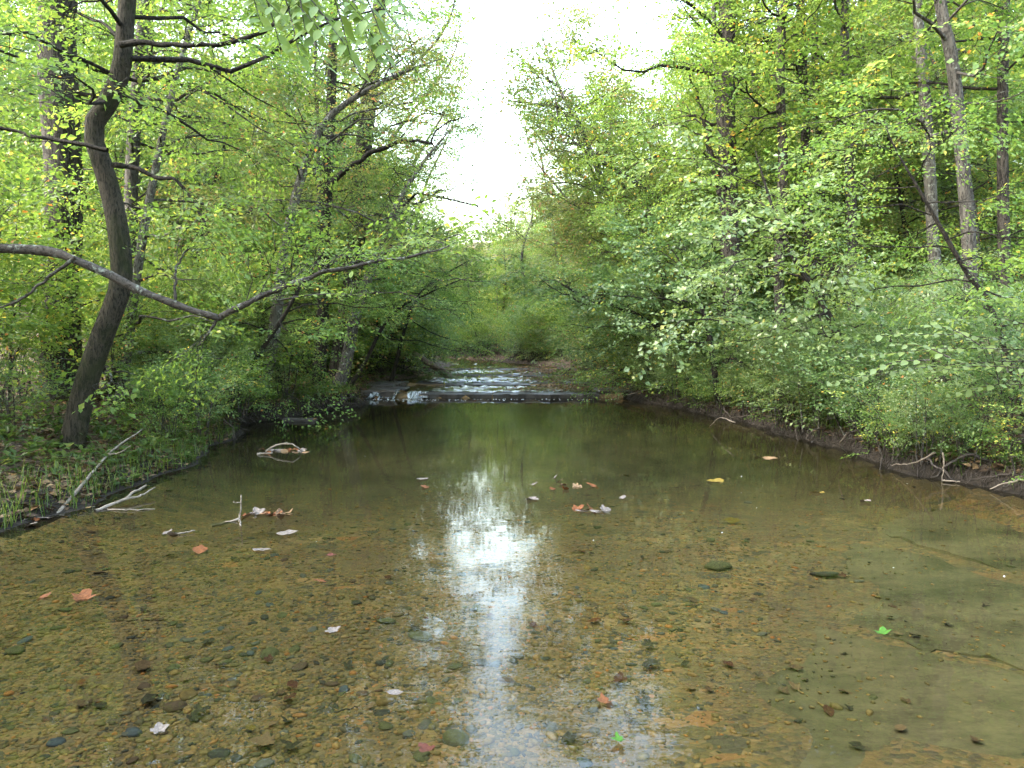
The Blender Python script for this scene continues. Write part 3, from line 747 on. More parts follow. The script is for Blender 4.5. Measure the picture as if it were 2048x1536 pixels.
for i in range(16):
    sg = -1 if i < 11 else 1
    y = -26 + (i % 11) * 2.9 if sg < 0 else -22 + (i - 11) * 5.2
    x = sg * (9.5 + rng.uniform(0, 7))
    copy_tree(VAR[[0, 1, 4, 1, 3][i % 5]], (x, y, gz(x, y) - .15), rng.uniform(0, 6.28), rng.uniform(.85, 1.05), 'forest tree on the bank beside or behind the viewpoint', 'trees around the viewpoint')
def where(x, y):
    d = float(edge_d(x, y)); nm = 'left' if x < float(xl(y) + xr(y)) / 2 else 'right'
    a_ = 'near the viewpoint' if y < 9.5 else 'beside the near pool' if y < 12 else 'beside the middle pool' if y < 15 else 'beside the far pool' if y < 18.5 else 'beside the lowest ledge' if y < 22 else 'by the first ledges' if y < 26 else 'by the upper ledges' if y < 31 else 'by the upper run' if y < 38 else 'toward the creek bend'
    b_ = f'at the {nm} water edge' if d < 1.2 else f'on the {nm} bank' if d < 3.2 else f'behind the {nm} bank' if d < 6 else f'up the {nm} slope'
    return a_ + ' ' + b_
SHN = ['waist-high', 'low dark green', 'tall yellow-green', 'knee-high green', 'pale-leaved', 'tall brown-tinged']
UNN = ['green slender', 'tall yellow-green slender', 'short dark green', 'brown-tinged slender', 'pale-stemmed tall']
# ------------------------------------------------------------------ understory shrubs
def shrub(label, H, spread, nst, leaf, tplk, ssc, sstep=.3, lv0=.45):
    root = thing('shrub', label, 'shrub', (0, 0, 0))
    br = Acc(); S = ([], [], [])
    for j in range(nst):
        a = rng.uniform(0, 6.28); lean = rng.uniform(.1, 1.0) * spread
        b = np.array((rng.normal(0, .12), rng.normal(0, .12), -.05))
        e = b + np.array((math.cos(a) * lean, math.sin(a) * lean, H * rng.uniform(.6, 1.05)))
        mid = (b + e) / 2 + np.array((0, 0, .18 * H)) + rng.normal(0, .08, 3)
        P = resample([b, mid, e], 8)
        tube(br, P, np.linspace(.012 + .004 * H, .004, 8), 4, cap=False)
        foliate(br, S, P, H * .8, .012, 8, .15, slen=.5, sstep=sstep, ssc=ssc, up=.05)
    link('stems', br.mesh('stems', BARK['twig']), root)
    cr = Acc(); bake_sprays(cr, *S, tplk, lv0=lv0, roll=.35)
    link('foliage', cr.mesh('foliage', LEAF[leaf], smooth=False), root, kind='stuff')
    return root
SH = [shrub('s', 2.6, 1.3, 7, 'green', 'bush', (.5, .9)), shrub('s', 1.6, 1.0, 6, 'cool', 'bush', (.4, .7)), shrub('s', 3.4, 1.6, 8, 'yellow', 'bush', (.5, .9)),
      shrub('s', .9, .7, 6, 'green', 'bush', (.3, .5), .22), shrub('s', 2.2, 1.4, 7, 'pale', 'bush', (.45, .8), lv0=.3), shrub('s', 3.0, 1.5, 7, 'tinged', 'bush', (.5, .9))]
shr = []
def place_shrub(v, x, y, sc, lab, grp):
    loc = (x, y, gz(x, y) - .03)
    if v not in shr:
        shr.append(v); o = SH[v]; o.location = loc; o.scale = (sc,) * 3; o['label'] = lab; o['group'] = grp
    else: copy_tree(SH[v], loc, rng.uniform(0, 6.28), sc, lab, grp)
for side in (-1, 1):
    nm = 'left' if side < 0 else 'right'
    cnt = 0; t = 0
    while cnt < 105 and t < 5000:
        t += 1
        y = rng.uniform(7.5, 46)
        d = rng.uniform(.3, 9) if y > 18 else .3 + 6.5 * rng.random() ** 1.5
        if cnt > 75: y = rng.uniform(14, 44); d = rng.uniform(8, 20)
        elif cnt > (50 if side < 0 else 62): y = rng.uniform(7.5, 17); d = .25 + 3.5 * rng.random()
        x = float(xl(y)) - d if side < 0 else float(xr(y)) + d
        if abs(x) > .8 * y + 1.5: continue
        if side < 0 and y < 13 and d < 3.5: continue           # open leaf-littered bank around the two near trunks
        if side < 0 and -15 < x < -8 and 11.5 < y < 19: continue   # bare clay slope
        if side < 0 and 16.5 < y < 25 and d < 1.5: continue           # keep the falls and shelf in view
        if not ok(x, y, .75): continue
        spots.append((x, y)); cnt += 1
        near = d < 1.6
        v = int(rng.choice([1, 3, 1, 4] if near and y < 20 else ([0, 1, 2, 5, 0, 2] if side < 0 else ([1, 3, 4, 1] if y < 21 else [0, 4, 2, 1, 0, 2]))))
        if True: lab, grp = '', 'shrubs on the banks'
        elif y > 28: lab, grp = f'distant shrub under the trees on the {nm} bank upstream', f'shrubs upstream on the {nm} bank'
        elif near: lab, grp = f'low leafy shrub leaning over the water from the {nm} bank', f'shrubs along the {nm} water edge'
        else: lab, grp = f'leafy understory shrub set back on the {nm} bank', f'understory shrubs on the {nm} bank'
        place_shrub(v, x, y, rng.uniform(.7, 1.15), f'{SHN[v]} shrub {where(x, y)}', grp)


for a_, b_, D, v, sc, wh in ((432, 850, 11.6, 1, .75, 'at the left water edge below the limb fork'), (335, 850, 10.6, 0, .42, 'in front of the slim grey trunk'), (400, 840, 12.6, 1, .8, 'on the left bank under the limb fork'), (25, 900, 9.4, 1, .6, 'at the left edge before the oak'), (50, 820, 12.2, 0, .55, 'just left of the oak base'),
        (300, 830, 12.4, 1, .6, 'right of the slim grey trunk'), (230, 850, 13.6, 0, .6, 'between the oak and the slim trunk'), (470, 850, 13.2, 3, 1.0, 'at the notch in the left bank')):
    p_ = at(a_, b_, D)
    if float(edge_d(p_[0], p_[1])) < .15: p_[0] = float(xl(D)) - .3
    place_shrub(v, p_[0], p_[1], sc, f'{SHN[v]} shrub {wh}', 'shrubs around the two near left trunks')
for i in range(28):
    y = 7.2 + 13.5 * (i + rng.random()) / 28; x = float(xr(y)) + rng.uniform(.1, .35)
    v = int(rng.choice([3, 1, 3, 1, 4]))
    place_shrub(v, x, y, rng.uniform(.5, .95), f'{SHN[v]} overhanging sprig {where(x, y)}', 'sprigs overhanging the right water edge')
for i in range(20):
    y = 22 + 18 * (i + rng.random()) / 20; x = float(xr(y)) + rng.uniform(.1, 1.6)
    v = int(rng.choice([3, 1, 4, 0]))
    place_shrub(v, x, y, rng.uniform(.5, .9), f'{SHN[v]} spreading shrub {where(x, y)}', 'shrubs beside the rock shelves')
# small trees with foliage down to the ground, leaning to the light over the creek
def under(H, r, bark, leaf, lv0):
    P = [(0, 0, 0), (.05 * H, rng.normal(0, .1), H * .35), (.14 * H, rng.normal(0, .2), H * .7), (.26 * H, rng.normal(0, .2), H)]
    return tree('understory_tree', 'understory tree', P, [r, r * .8, r * .5, .015], bark, leaf, 'bush', crown=(.06, 1), n=34, L=(2.5, 1.1), up=(.0, .6), sub=7, sstep=.42, ssc=(.6, 1.0), lv0=lv0, k=7, bias=(1, 0, .35), roll=.5)
UN = [under(6.5, .07, 'dark', 'green', .45), under(8.0, .08, 'grey', 'yellow', .42), under(5.0, .05, 'dark', 'cool', .5), under(7.2, .07, 'dark', 'tinged', .42), under(9.0, .09, 'pale', 'yellow', .5)]
un_used = set()
def place_under(v, x, y, sc, lab, grp):
    rz = (0 if x < float(xl(y) + xr(y)) / 2 else math.pi) + rng.normal(0, .5)
    loc = (x, y, gz(x, y) - .1)
    if v not in un_used:
        un_used.add(v); o = UN[v]; o.location = loc; o.rotation_euler = (0, 0, rz); o.scale = (sc,) * 3; o['label'] = lab; o['group'] = grp
    else: copy_tree(UN[v], loc, rz, sc, lab, grp)
us = []
for side in (-1, 1):
    nm = 'left' if side < 0 else 'right'
    cnt = t = 0
    while cnt < 62 and t < 6000:
        t += 1
        y = rng.uniform(11 if side > 0 else 13, 48)
        d = abs(rng.normal(0, 1)) * 4.0 + (.9 if y < 30 else 2.2)
        if cnt > 44: d = rng.uniform(5, 18)
        x = float(xl(y)) - d if side < 0 else float(xr(y)) + d
        if abs(x) > .8 * y + 2: continue
        if y < 18 and d < 2.0: continue
        if y > 33 and d < 4.5: continue
        if side < 0 and 15 < y < 26 and d < 2.6: continue
        if side > 0 and y < 21 and 1.0 < d < 7: continue
        if side < 0 and -15 < x < -7.5 and y < 18: continue
        if any((x - a) ** 2 + (y - b) ** 2 < 1.5 ** 2 for a, b in us): continue
        us.append((x, y)); cnt += 1
        v = int(rng.choice([0, 1, 2, 3, 4]))
        if y > 30: lab, grp = f'slender tree leaning over the creek upstream on the {nm} side', f'leaning trees upstream on the {nm} side'
        else: lab, grp = f'slender understory tree leafy to its base behind the {nm} bank', f'understory trees behind the {nm} bank'
        place_under(v, x, y, rng.uniform(.75, 1.15), f'{UNN[v]} tree leaning {where(x, y)}', 'understory trees')

for i in range(64):
    y = rng.uniform(38, 60); x = float(xr(y)) + .1 + 6 * rng.random() ** 1.6
    v = int(rng.choice([2, 4, 4, 0]))
    place_shrub(v, x, y, rng.uniform(.7, 1.3), f'distant {SHN[v]} shrub at the creek bend, ' + ('by the water' if x - float(xr(y)) < 1.2 else 'set back') + (' on the near side' if y < 46 else ' on the far side'), 'shrubs at the creek bend')
# ------------------------------------------------------------------ rock ledges and small falls
def slab_mesh(outline, z0, z1, m, jz=.012, inset=.94, tilt=None):
    """an irregular flat stone: outline in plan, worn top edge"""
    O = np.array(outline); n = len(O); c = O.mean(0)
    a = Acc()
    tl = np.zeros(n) if tilt is None else np.array([tilt(p) for p in O])
    top = np.column_stack([c + (O - c) * inset, np.full(n, z1) + tl + rng.normal(0, jz * .4, n)])
    mid = np.column_stack([O, tl + np.full(n, z1 - min(.03, .35 * (z1 - z0))) + rng.normal(0, jz * .4, n)])
    bot = np.column_stack([c + (O - c) * .95, np.full(n, z0)])
    Vv = np.vstack([top, mid, bot, [[c[0], c[1], z1 + jz * .5]]])
    j = np.arange(n); k = (j + 1) % n
    a.add(Vv, np.vstack([np.stack([n + j, n + k, k, j], 1), np.stack([2 * n + j, 2 * n + k, n + k, n + j], 1)]), np.stack([j, k, np.full(n, 3 * n)], 1))
    return a.mesh('rock_slab', m, smooth=False)
def ragged(x0, x1, y0, y1, j=.07):
    nxp = max(3, int((x1 - x0) / .22))
    f = [(x, y0 + rng.normal(0, j)) for x in np.linspace(x0, x1, nxp)]
    b = [(x, y1 + rng.normal(0, j)) for x in np.linspace(x1, x0, nxp)]
    return f + [(x1 + rng.normal(0, .02), (y0 + y1) / 2)] + b + [(x0 + rng.normal(0, .02), (y0 + y1) / 2)]
LLAB = ['lowest dark rock ledge crossing the creek at the head of the pool', 'second flat rock ledge upstream with thin water running over', 'third low rock ledge across the shallow riffle', 'farthest rock ledge just before the creek bends away']
for e, lo, hi, lab in zip(LEDGE, WLV[:-1], WLV[1:], LLAB):
    a, b = float(xl(e)) - .5, float(xr(e)) + .6
    root = thing('rock_ledge', lab, 'rock ledge', ((a + b) / 2, e, lo - .15))
    org = np.array(root.location)
    for layer in range(2):
        x = a
        while x < b:
            w = rng.uniform(1.2, 3.4)
            x1 = min(x + w, b)
            mid = (x + x1) / 2
            if e == LEDGE[0] and layer == 1 and -4.35 < mid < -2.65: x = x1; continue
            dry = sm(mid, .2, 2.4) if e < 22 else .5 * sm(mid, .5, 2.5)
            if e > 22 and layer == 1 and rng.random() < .35: x = x1; continue
            f0 = e - .05 + rng.normal(0, .07) + (.35 * math.sin(mid * 1.1 + e) if e > 22 else 0) + (.22 if layer == 0 else 0)
            f1 = f0 + (rng.uniform(1.8, 3.0) if layer else 1.2)
            z1 = (lo + (hi - lo) * .45 + rng.normal(0, .012)) if layer == 0 else hi + float(dry) * .09 - .05 + rng.normal(0, .014)
            me = slab_mesh(np.array(ragged(x + .008, x1 - .008, f0, f1)) - org[:2], lo - .2 - org[2], z1 - org[2], M_LEDGE)
            link('rock_slab', me, root)
            x = x1
# flat stones stepping out of the left side of the falls
root = thing('rock_shelf', 'stacked dark rock shelf on the left beside the small falls', 'rock ledge', (-4.6, 22.2, .1))
for i in range(7):
    x0 = -5.3 + rng.uniform(0, .7); y0 = 21.3 + .55 * i; w = rng.uniform(.8, 1.5)
    link('rock_slab', slab_mesh(np.array(ragged(x0, x0 + w, y0, y0 + rng.uniform(.7, 1.1), .06)) - (-4.6, 22.2), -.2, .12 + .02 * i + rng.normal(0, .015), M_LEDGE), root)
a = Acc(); nn, mm_ = 60, 18
xs = np.linspace(-4.5, -2.5, nn); tt = np.linspace(0, 1, mm_)
Pc = np.array([[(x + .10 * math.sin(t * 5 + x * 3) * t, 21.7 - t * (.9 + .25 * math.sin(x * 5.3)) - .08 * math.sin(x * 7), .175 - .17 * float(sm(t + .12 * math.sin(x * 6.1), .2, .75)) + .012 * t * math.sin(x * 31 + t * 9) + .008 * t * math.sin(x * 53 - t * 17) + .012) for x in xs] for t in tt])
keep_ = lambda x, t: math.sin(x * 6.3 + 1.0) + .6 * math.sin(x * 15.7) + .5 * math.sin(t * 4 + x * 9) > -.35 + .5 * t
a.add(Pc, [(j * nn + i, j * nn + i + 1, (j + 1) * nn + i + 1, (j + 1) * nn + i) for j in range(mm_ - 1) for i in range(nn - 1) if keep_(xs[i], tt[j])])
def falls_mat():
    m, nd, lk, p, out = mat('falls_water')
    n = tex(nd, lk, 'Noise', 9, coord='World', vec=(2.6, .35, .6), Detail=6, Roughness=.65)
    r = ramp(nd, [(.45, (.03, .036, .04)), (.68, (.45, .48, .52))]); lk.new(n.outputs[0], r.inputs[0]); lk.new(r.outputs[0], p.inputs['Base Color'])
    p.inputs['Roughness'].default_value = .18
    lk.new(bump(nd, lk, n.outputs[0], .8, .03), p.inputs['Normal'])
    return m
M_FALLS = falls_mat()
tag(link('waterfall', a.mesh('waterfall', M_FALLS)), 'small white waterfall tumbling over the left end of the lowest ledge', 'waterfall')
a = Acc()
for i in range(170):
    u = rng.random()
    x = rng.normal(-3.0, .8) if u < .45 else rng.uniform(-4, 3.2)
    y = 21.0 - abs(rng.normal(0, .22 if u > .45 else .5))
    if u > .85: x = rng.normal(2, 2.5); y = rng.uniform(4.5, 12)          # bubbles drifting on the pool
    s = rng.uniform(.006, .024) * (.35 if u > .85 else 1)
    k = 6; an = np.arange(k) / k * 6.283
    ring = np.column_stack([x + np.cos(an) * s * rng.uniform(.7, 1.6), y + np.sin(an) * s * .8, np.full(k, .003)])
    a.add(np.vstack([ring, [[x, y, .003 + s * .5]]]), T=[(j, (j + 1) % k, k) for j in range(k)])
link('foam', a.mesh('foam', M_FOAM), kind='stuff', label='white foam flecks on the pool below the ledge')

# ------------------------------------------------------------------ bedrock slabs on the right of the shallows
bed = bpy.data.objects['creek_bed']
def plan(pts, z):
    return [on(p, q, z)[:2] for p, q in pts]
def rag_poly(P, j, step=.22):
    out = []
    P = [np.array(p) for p in P]
    for a_, b_ in zip(P, P[1:] + P[:1]):
        n = max(1, int(np.linalg.norm(b_ - a_) / step))
        for i in range(n): out.append(a_ + (b_ - a_) * i / n + rng.normal(0, j, 2))
    return out
for pts, z in (([(1225, 1640), (1290, 1420), (1380, 1330), (1500, 1222), (1640, 1249), (1840, 1304), (2120, 1368), (2200, 1800), (1250, 1800)], -.122),
               ([(1515, 1205), (1600, 1140), (1715, 1078), (1880, 1122), (2120, 1200), (2120, 1352), (1850, 1295), (1650, 1243)], -.142),
               ([(1735, 1052), (1830, 1022), (1960, 1010), (2150, 1035), (2150, 1180), (1890, 1105)], -.18)):
    link('bedrock_slab', slab_mesh(rag_poly(plan(pts, z), .035, .12), z - .12, z, M_BEDROCK, .004, .99, lambda p: -.05 * (1 - sm(p[0] - .45 - (p[1] - 3) * .72, 0, .9))), bed)

# ------------------------------------------------------------------ gravel and stones
def ico(sub):
    import bmesh
    bm = bmesh.new(); bmesh.ops.create_icosphere(bm, subdivisions=sub, radius=1.0)
    v = np.array([x.co for x in bm.verts]); f = np.array([[y.index for y in x.verts] for x in bm.faces]); bm.free()
    return v, f
I1, I1f = ico(1); I2, I2f = ico(2)
def lump(v, j):
    d = v / np.linalg.norm(v, axis=1)[:, None]
    k = rng.normal(size=(5, 3)); ph = rng.uniform(0, 6.28, 5)
    return v * (1 + j * sum(np.sin(d @ k[i] * 2.2 + ph[i]) for i in range(5))[:, None] / 2)
def gravel_zone(x, y):
    return x < .35 + (y - 3) * .72 or y > 7.5
a = Acc(); n = 0
while n < 30000:
    y = 2.6 + abs(rng.normal(0, 2.2)); x = rng.uniform(-.78 * y - .2, .78 * y + .2)
    if y > 9.5 or not -4.4 < x < 5: continue
    if not gravel_zone(x + rng.normal(0, .42), y) and rng.random() > .05: continue
    if nz(x, y, 1.7) > rng.uniform(.4, 1.6): continue
    s = .0042 + .0046 * rng.gamma(1.0, 1.0) + .0010 * (y - 2.6)
    s = min(s, .035)
    r = rng.uniform(0, 3.14); cs, sn = math.cos(r), math.sin(r)
    v = lump(I1, .12) * (s * rng.uniform(.9, 1.5), s * rng.uniform(.6, 1.0), s * rng.uniform(.2, .45))
    v = np.column_stack([v[:, 0] * cs - v[:, 1] * sn, v[:, 0] * sn + v[:, 1] * cs, v[:, 2]])
    zb = gz(x, y) if gravel_zone(x, y) else max(gz(x, y), (-.122 if y < 4.7 else -.142 if y < 6.4 else -.18) - .05 * (1 - float(sm(x - .45 - (y - 3) * .72, 0, .9))))
    a.add(v + (x, y, zb + s * .12), T=I1f, lv=float(np.clip(rng.normal(.5, .27), 0, 1))); n += 1
link('gravel', a.mesh('gravel', M_PEB), kind='stuff', label='small brown and olive gravel covering the creek bed')
SM = []
for i in range(8):
    a = Acc(); v = lump(I2, .16) * (1, rng.uniform(.6, .85), rng.uniform(.2, .38)); a.add(v, T=I2f); SM.append(a.mesh('stone', M_STONE))
SCOL = [('slate-blue', (.055, .065, .078)), ('olive green', (.072, .07, .032)), ('tan', (.12, .088, .048)), ('reddish brown', (.075, .045, .03)), ('grey', (.085, .08, .07)), ('ochre', (.13, .086, .03)), ('dark grey', (.036, .035, .03))]
def stone(x, y, s, ci, lab, grp=None, rz=None, lift=.3):
    o = link('stone', SM[int(rng.integers(8))], loc=(x, y, gz(x, y) + s * .12))
    o.scale = (s, s, s); o.rotation_euler = (rng.normal(0, .12), rng.normal(0, .12), rng.uniform(0, 6.28) if rz is None else rz)
    o.color = (*SCOL[ci][1], 1)
    return tag(o, lab, 'stone', grp)
for p, q, s, ci, lab in ((540, 1302, .085, 1, 'large flat olive stone in the gravel at lower left'), (600, 1324, .07, 3, 'reddish brown stone just right of the large olive stone'),
        (772, 1392, .075, 5, 'ochre stone with a pale leaf lying on it'), (765, 1416, .05, 6, 'blackish stone in front of the ochre stone'), (440, 1502, .06, 6, 'blackish stone near the bottom edge left'),
        (912, 1480, .09, 1, 'broad olive stone at the edge of the sky reflection'), (345, 1328, .06, 1, 'oval olive stone left of the large flat olive stone'), (375, 1384, .065, 5, 'ochre oval stone below the oval olive stone'),
        (270, 1462, .055, 0, 'slate-blue stone at the lower left'), (115, 1480, .055, 0, 'slate-blue stone nearest the bottom left corner'), (350, 1410, .08, 3, 'dark brown flat stone in the gravel'),
        (500, 1300, .05, 0, 'slate-blue stone touching the large olive stone'), (1440, 1118, .16, 1, 'rounded mossy stone out in the shallows to the right'), (30, 1292, .08, 1, 'long dark green stone at the left edge'),
        (1650, 1138, .14, 6, 'angular dark stone on the pale bedrock'), (772, 1238, .075, 1, 'olive stone with a blue-grey chip below the reflection'), (840, 1265, .10, 1, 'flat greenish stone left of the sky reflection')):
    P = on(p, q, -.12); stone(P[0], P[1], s * .78, ci, lab)
n = 0
while n < 240:
    y = 2.9 + abs(rng.normal(0, 2.4)); x = rng.uniform(-.74 * y, .74 * y)
    if y > 11 or not -4.2 < x < 4.8: continue
    g = gravel_zone(x, y)
    if not g and rng.random() > .12: continue
    ci = int(rng.choice(7, p=[.14, .26, .14, .12, .14, .08, .12]))
    wh = ('pale bedrock on the right' if not g else 'left gravel' if x < -.6 else 'gravel under the sky reflection' if x < .6 else 'gravel of the right shallows')
    dd = 'near' if y < 4.5 else 'mid-distance' if y < 7.5 else 'farther'
    s = rng.uniform(.018, .04) * (1 + .09 * (y - 3))
    stone(x, y, s, ci, f'{SCOL[ci][0]} {dd} stone lying on the {wh}', 'stones on the creek bed'); n += 1

# ------------------------------------------------------------------ fallen leaves on and under the water
def leaf_shape(kind):
    if kind == 'lobed':
        rr = [.22, .5, .62, .48, .85, .7, .5, .8, 1.0, .82, .52, .68, .82, .46, .6, .48]
        an = [-math.pi / 2 + i * 2 * math.pi / 16 for i in range(16)]
        P = [(r * rng.uniform(.85, 1.12) * .5 * math.cos(b), r * rng.uniform(.85, 1.12) * .5 * math.sin(b)) for r, b in zip(rr, an)]
    else:
        P = [(.26 * math.sin(math.pi * t) ** .8 * (1 if s else -1), -.5 + t) for s in (1, 0) for t in ((np.linspace(0, 1, 7)[:-1]) if s else np.linspace(1, 0, 7)[:-1])]
    P = np.array(P); n = len(P)
    r2 = (P ** 2).sum(1)
    cu = .7 * P[:, 0] ** 2 + .35 * np.clip(P[:, 1], 0, 1) ** 2
    Vv = np.column_stack([P * (1, .92), cu + .03 * rng.normal(size=n)])
    mid = np.column_stack([P * .5, .22 * cu + .02 * rng.normal(size=n)])
    Vv = np.vstack([Vv, mid, [[0, 0, 0]]])
    j = np.arange(n); k = (j + 1) % n
    a = Acc(); a.add(Vv, np.stack([j, k, n + k, n + j], 1), np.stack([n + j, n + k, np.full(n, 2 * n)], 1))
    st = np.array([[0, -.5, .05], [.01, -.75, .06], [-.01, -.75, .06], [0, -.1, .01]])
    a.add(st, T=[(0, 1, 2)])
    return a
def flat_leaf_mat(name, c0, c1):
    m = simple(name, c0, c1, 9, rough=.65, bmp=.006, spec=.15); return m
LCOL = {'orange': ((.09, .032, .012), (.21, .075, .025)), 'red': ((.055, .018, .012), (.12, .036, .022)), 'brown': ((.06, .035, .02), (.17, .10, .055)), 'pale': ((.09, .07, .055), (.25, .21, .19)), 'tan': ((.14, .085, .045), (.26, .165, .09)), 'yellow': ((.12, .08, .012), (.22, .155, .025)), 'green': ((.03, .10, .01), (.07, .17, .02)), 'dark': ((.022, .02, .014), (.06, .05, .032))}
LM = {k: {sh: leaf_shape(sh).mesh('leaf', flat_leaf_mat('fallen_leaf_' + k, *v)) for sh in ('lobed', 'oval')} for k, v in LCOL.items()}
def fallen(p, q, s, c, sh, lab, z=.004, grp=None, tiltv=.12):
    P = on(p, q, z) if z > 0 else on(p, q, -.11)
    if z <= 0: P[2] = gz(P[0], P[1]) + .03
    o = link('fallen_leaf', LM[c][sh], loc=P); o.scale = (s, s, s)
    o.rotation_euler = (rng.normal(0, tiltv), rng.normal(0, tiltv), rng.uniform(0, 6.28))
    return tag(o, lab, 'leaf', grp)
for p, q, s, c, sh, z, lab in (
  (665, 1262, .12, 'pale', 'lobed', .004, 'pale lobed leaf floating alone on the left water'), (790, 1385, .09, 'pale', 'oval', .004, 'pale leaf resting against the ochre stone'),
  (585, 1366, .10, 'red', 'oval', -1, 'upper of two red leaves sunk in the gravel'), (580, 1390, .10, 'red', 'oval', -1, 'lower of two red leaves sunk in the gravel'),
  (535, 1482, .16, 'tan', 'lobed', -1, 'large tan lobed leaf on the bottom near the lower edge'), (585, 1490, .13, 'dark', 'lobed', -1, 'dark rotting leaf behind the large tan leaf'),
  (162, 1357, .08, 'orange', 'oval', -1, 'bright orange leaf on the left gravel'), (318, 1460, .10, 'pale', 'lobed', .004, 'pale curled leaf floating at the lower left'),
  (855, 1495, .11, 'red', 'lobed', .004, 'reddish leaf floating by the sky reflection near the bottom'), (165, 1196, .20, 'orange', 'lobed', .004, 'large orange leaf floating at the left'),
  (88, 1194, .12, 'orange', 'oval', .004, 'small orange leaf left of the large orange leaf'), (400, 1100, .22, 'orange', 'oval', .004, 'long orange leaf on the water below the upright twig'),
  (525, 1100, .2, 'pale', 'oval', .004, 'pale orange-edged leaf right of the long orange leaf'), (640, 1162, .11, 'orange', 'oval', .004, 'orange leaf floating alone left of centre'),
  (662, 1110, .11, 'red', 'oval', .004, 'dark red leaf beyond the lone orange leaf'), (1188, 1240, .12, 'orange', 'oval', -1, 'orange sunken leaf at the edge of the sandy bedrock'),
  (1252, 1238, .13, 'red', 'lobed', -1, 'rusty leaf right of the orange sunken leaf'), (1235, 1358, .15, 'red', 'lobed', -1, 'rusty brown leaf with a stalk on the sandy bedrock'),
  (1212, 1402, .11, 'orange', 'lobed', .004, 'orange leaf floating in the edge of the sky reflection'), (1300, 1325, .14, 'dark', 'oval', -1, 'curled dark leaf on the sandy bedrock'),
  (1300, 1285, .12, 'dark', 'lobed', -1, 'dark clump of leaf above the curled dark leaf'), (1285, 1400, .13, 'dark', 'lobed', -1, 'dark sunken leaf right of the floating orange leaf'),
  (1240, 1478, .09, 'green', 'lobed', .02, 'bright green water plant sprig near the bottom edge'), (1765, 1265, .12, 'green', 'lobed', .02, 'bright green sprig in a crack of the bedrock'),
  (1262, 1425, .12, 'brown', 'lobed', -1, 'brown sunken leaf below the dark sunken leaf'), (1540, 917, .3, 'tan', 'oval', .004, 'tan leaf drifting on the far right water'),
  (1430, 962, .25, 'yellow', 'oval', .004, 'yellow leaf floating left of the reflected trunk'), (1462, 1028, .22, 'yellow', 'oval', -1, 'yellow leaf under water below the reflected trunk'),
  (1245, 995, .16, 'pale', 'oval', .004, 'pale leaf floating right of the leaf cluster'), (1062, 998, .22, 'pale', 'lobed', .004, 'pale leaf left of the leaf cluster'),
  (845, 958, .22, 'pale', 'oval', .004, 'pale leaf at the top of the sky reflection'), (850, 974, .2, 'orange', 'oval', .004, 'orange leaf beside the top of the sky reflection'),
  (1515, 912, .16, 'dark', 'lobed', .01, 'dark curled leaf standing on the far right water'), (1730, 1002, .18, 'pale', 'lobed', .01, 'pale curled leaf standing on the right water'),
  (1634, 985, .2, 'yellow', 'oval', .004, 'ochre leaf on the right water below the bank'), (500, 1452, .07, 'yellow', 'oval', -1, 'yellow leaf scrap in the gravel'), (170, 1400, .13, 'brown', 'lobed', -1, 'dark brown leaf heap on the left gravel'),
  (300, 1400, .16, 'dark', 'oval', -1, 'long dark leaf on the left gravel'), (400, 1420, .12, 'dark', 'lobed', -1, 'dark star-shaped leaf in the gravel'), (285, 1325, .15, 'brown', 'oval', -1, 'reddish brown leaf beside the oval olive stone'),
  (575, 1066, .22, 'pale', 'oval', .004, 'pale leaf floating right of the upright twig')):
    fallen(p, q, s, c, sh, lab, z)
for i in range(90):
    y = 3.0 + abs(rng.normal(0, 2.2)); x = rng.uniform(-.7 * y, .7 * y)
    if not -4 < x < 4.6 or y > 9: continue
    c = str(rng.choice(['brown', 'dark', 'brown', 'tan', 'red', 'dark'])); sh = str(rng.choice(['lobed', 'oval']))
    o = link('fallen_leaf', LM[c][sh], loc=(x, y, gz(x, y) + .018)); o.scale = (rng.uniform(.06, .11),) * 3; o.rotation_euler = (rng.normal(0, .15), rng.normal(0, .15), rng.uniform(0, 6.28))
    tag(o, f'{c} {sh} leaf sunk on the {"left" if x < -.5 else "right" if x > .7 else "middle"} creek bed', 'leaf', 'small leaves sunk on the creek bed')
def cluster(pts, lab, grp):
    for p, q in pts:
        fallen(p, q, rng.uniform(.12, .2), str(rng.choice(['pale', 'pale', 'tan', 'brown', 'orange'])), str(rng.choice(['lobed', 'oval'])), lab, .006, grp, .3)
cluster([(1155 + 9 * i, 1022 + rng.normal(0, 3)) for i in range(7)], 'leaf in the floating cluster right of the sky reflection', 'floating leaf cluster')
cluster([(488 + 9 * i, 1028 + rng.normal(0, 2)) for i in range(11)], 'leaf of the floating row caught by the upright twig', 'leaves caught by the upright twig')
cluster([(520 + 7 * i, 903 + rng.normal(0, 2)) for i in range(14)], 'leaf of the raft under the arched twig', 'leaves under the arched twig')
cluster([(1110, 955), (1120, 962), (1128, 970), (1130, 978), (1068, 968), (1155, 972), (1185, 972), (1105, 978)], 'small pale leaf scattered on the water beyond the cluster', 'scattered pale leaves')
cluster([(335, 1066), (345, 1070), (355, 1067), (20, 1030), (40, 1042), (60, 1050), (70, 1040), (90, 1036)], 'brownish leaf stranded at the left water edge', 'stranded leaves at the left edge')

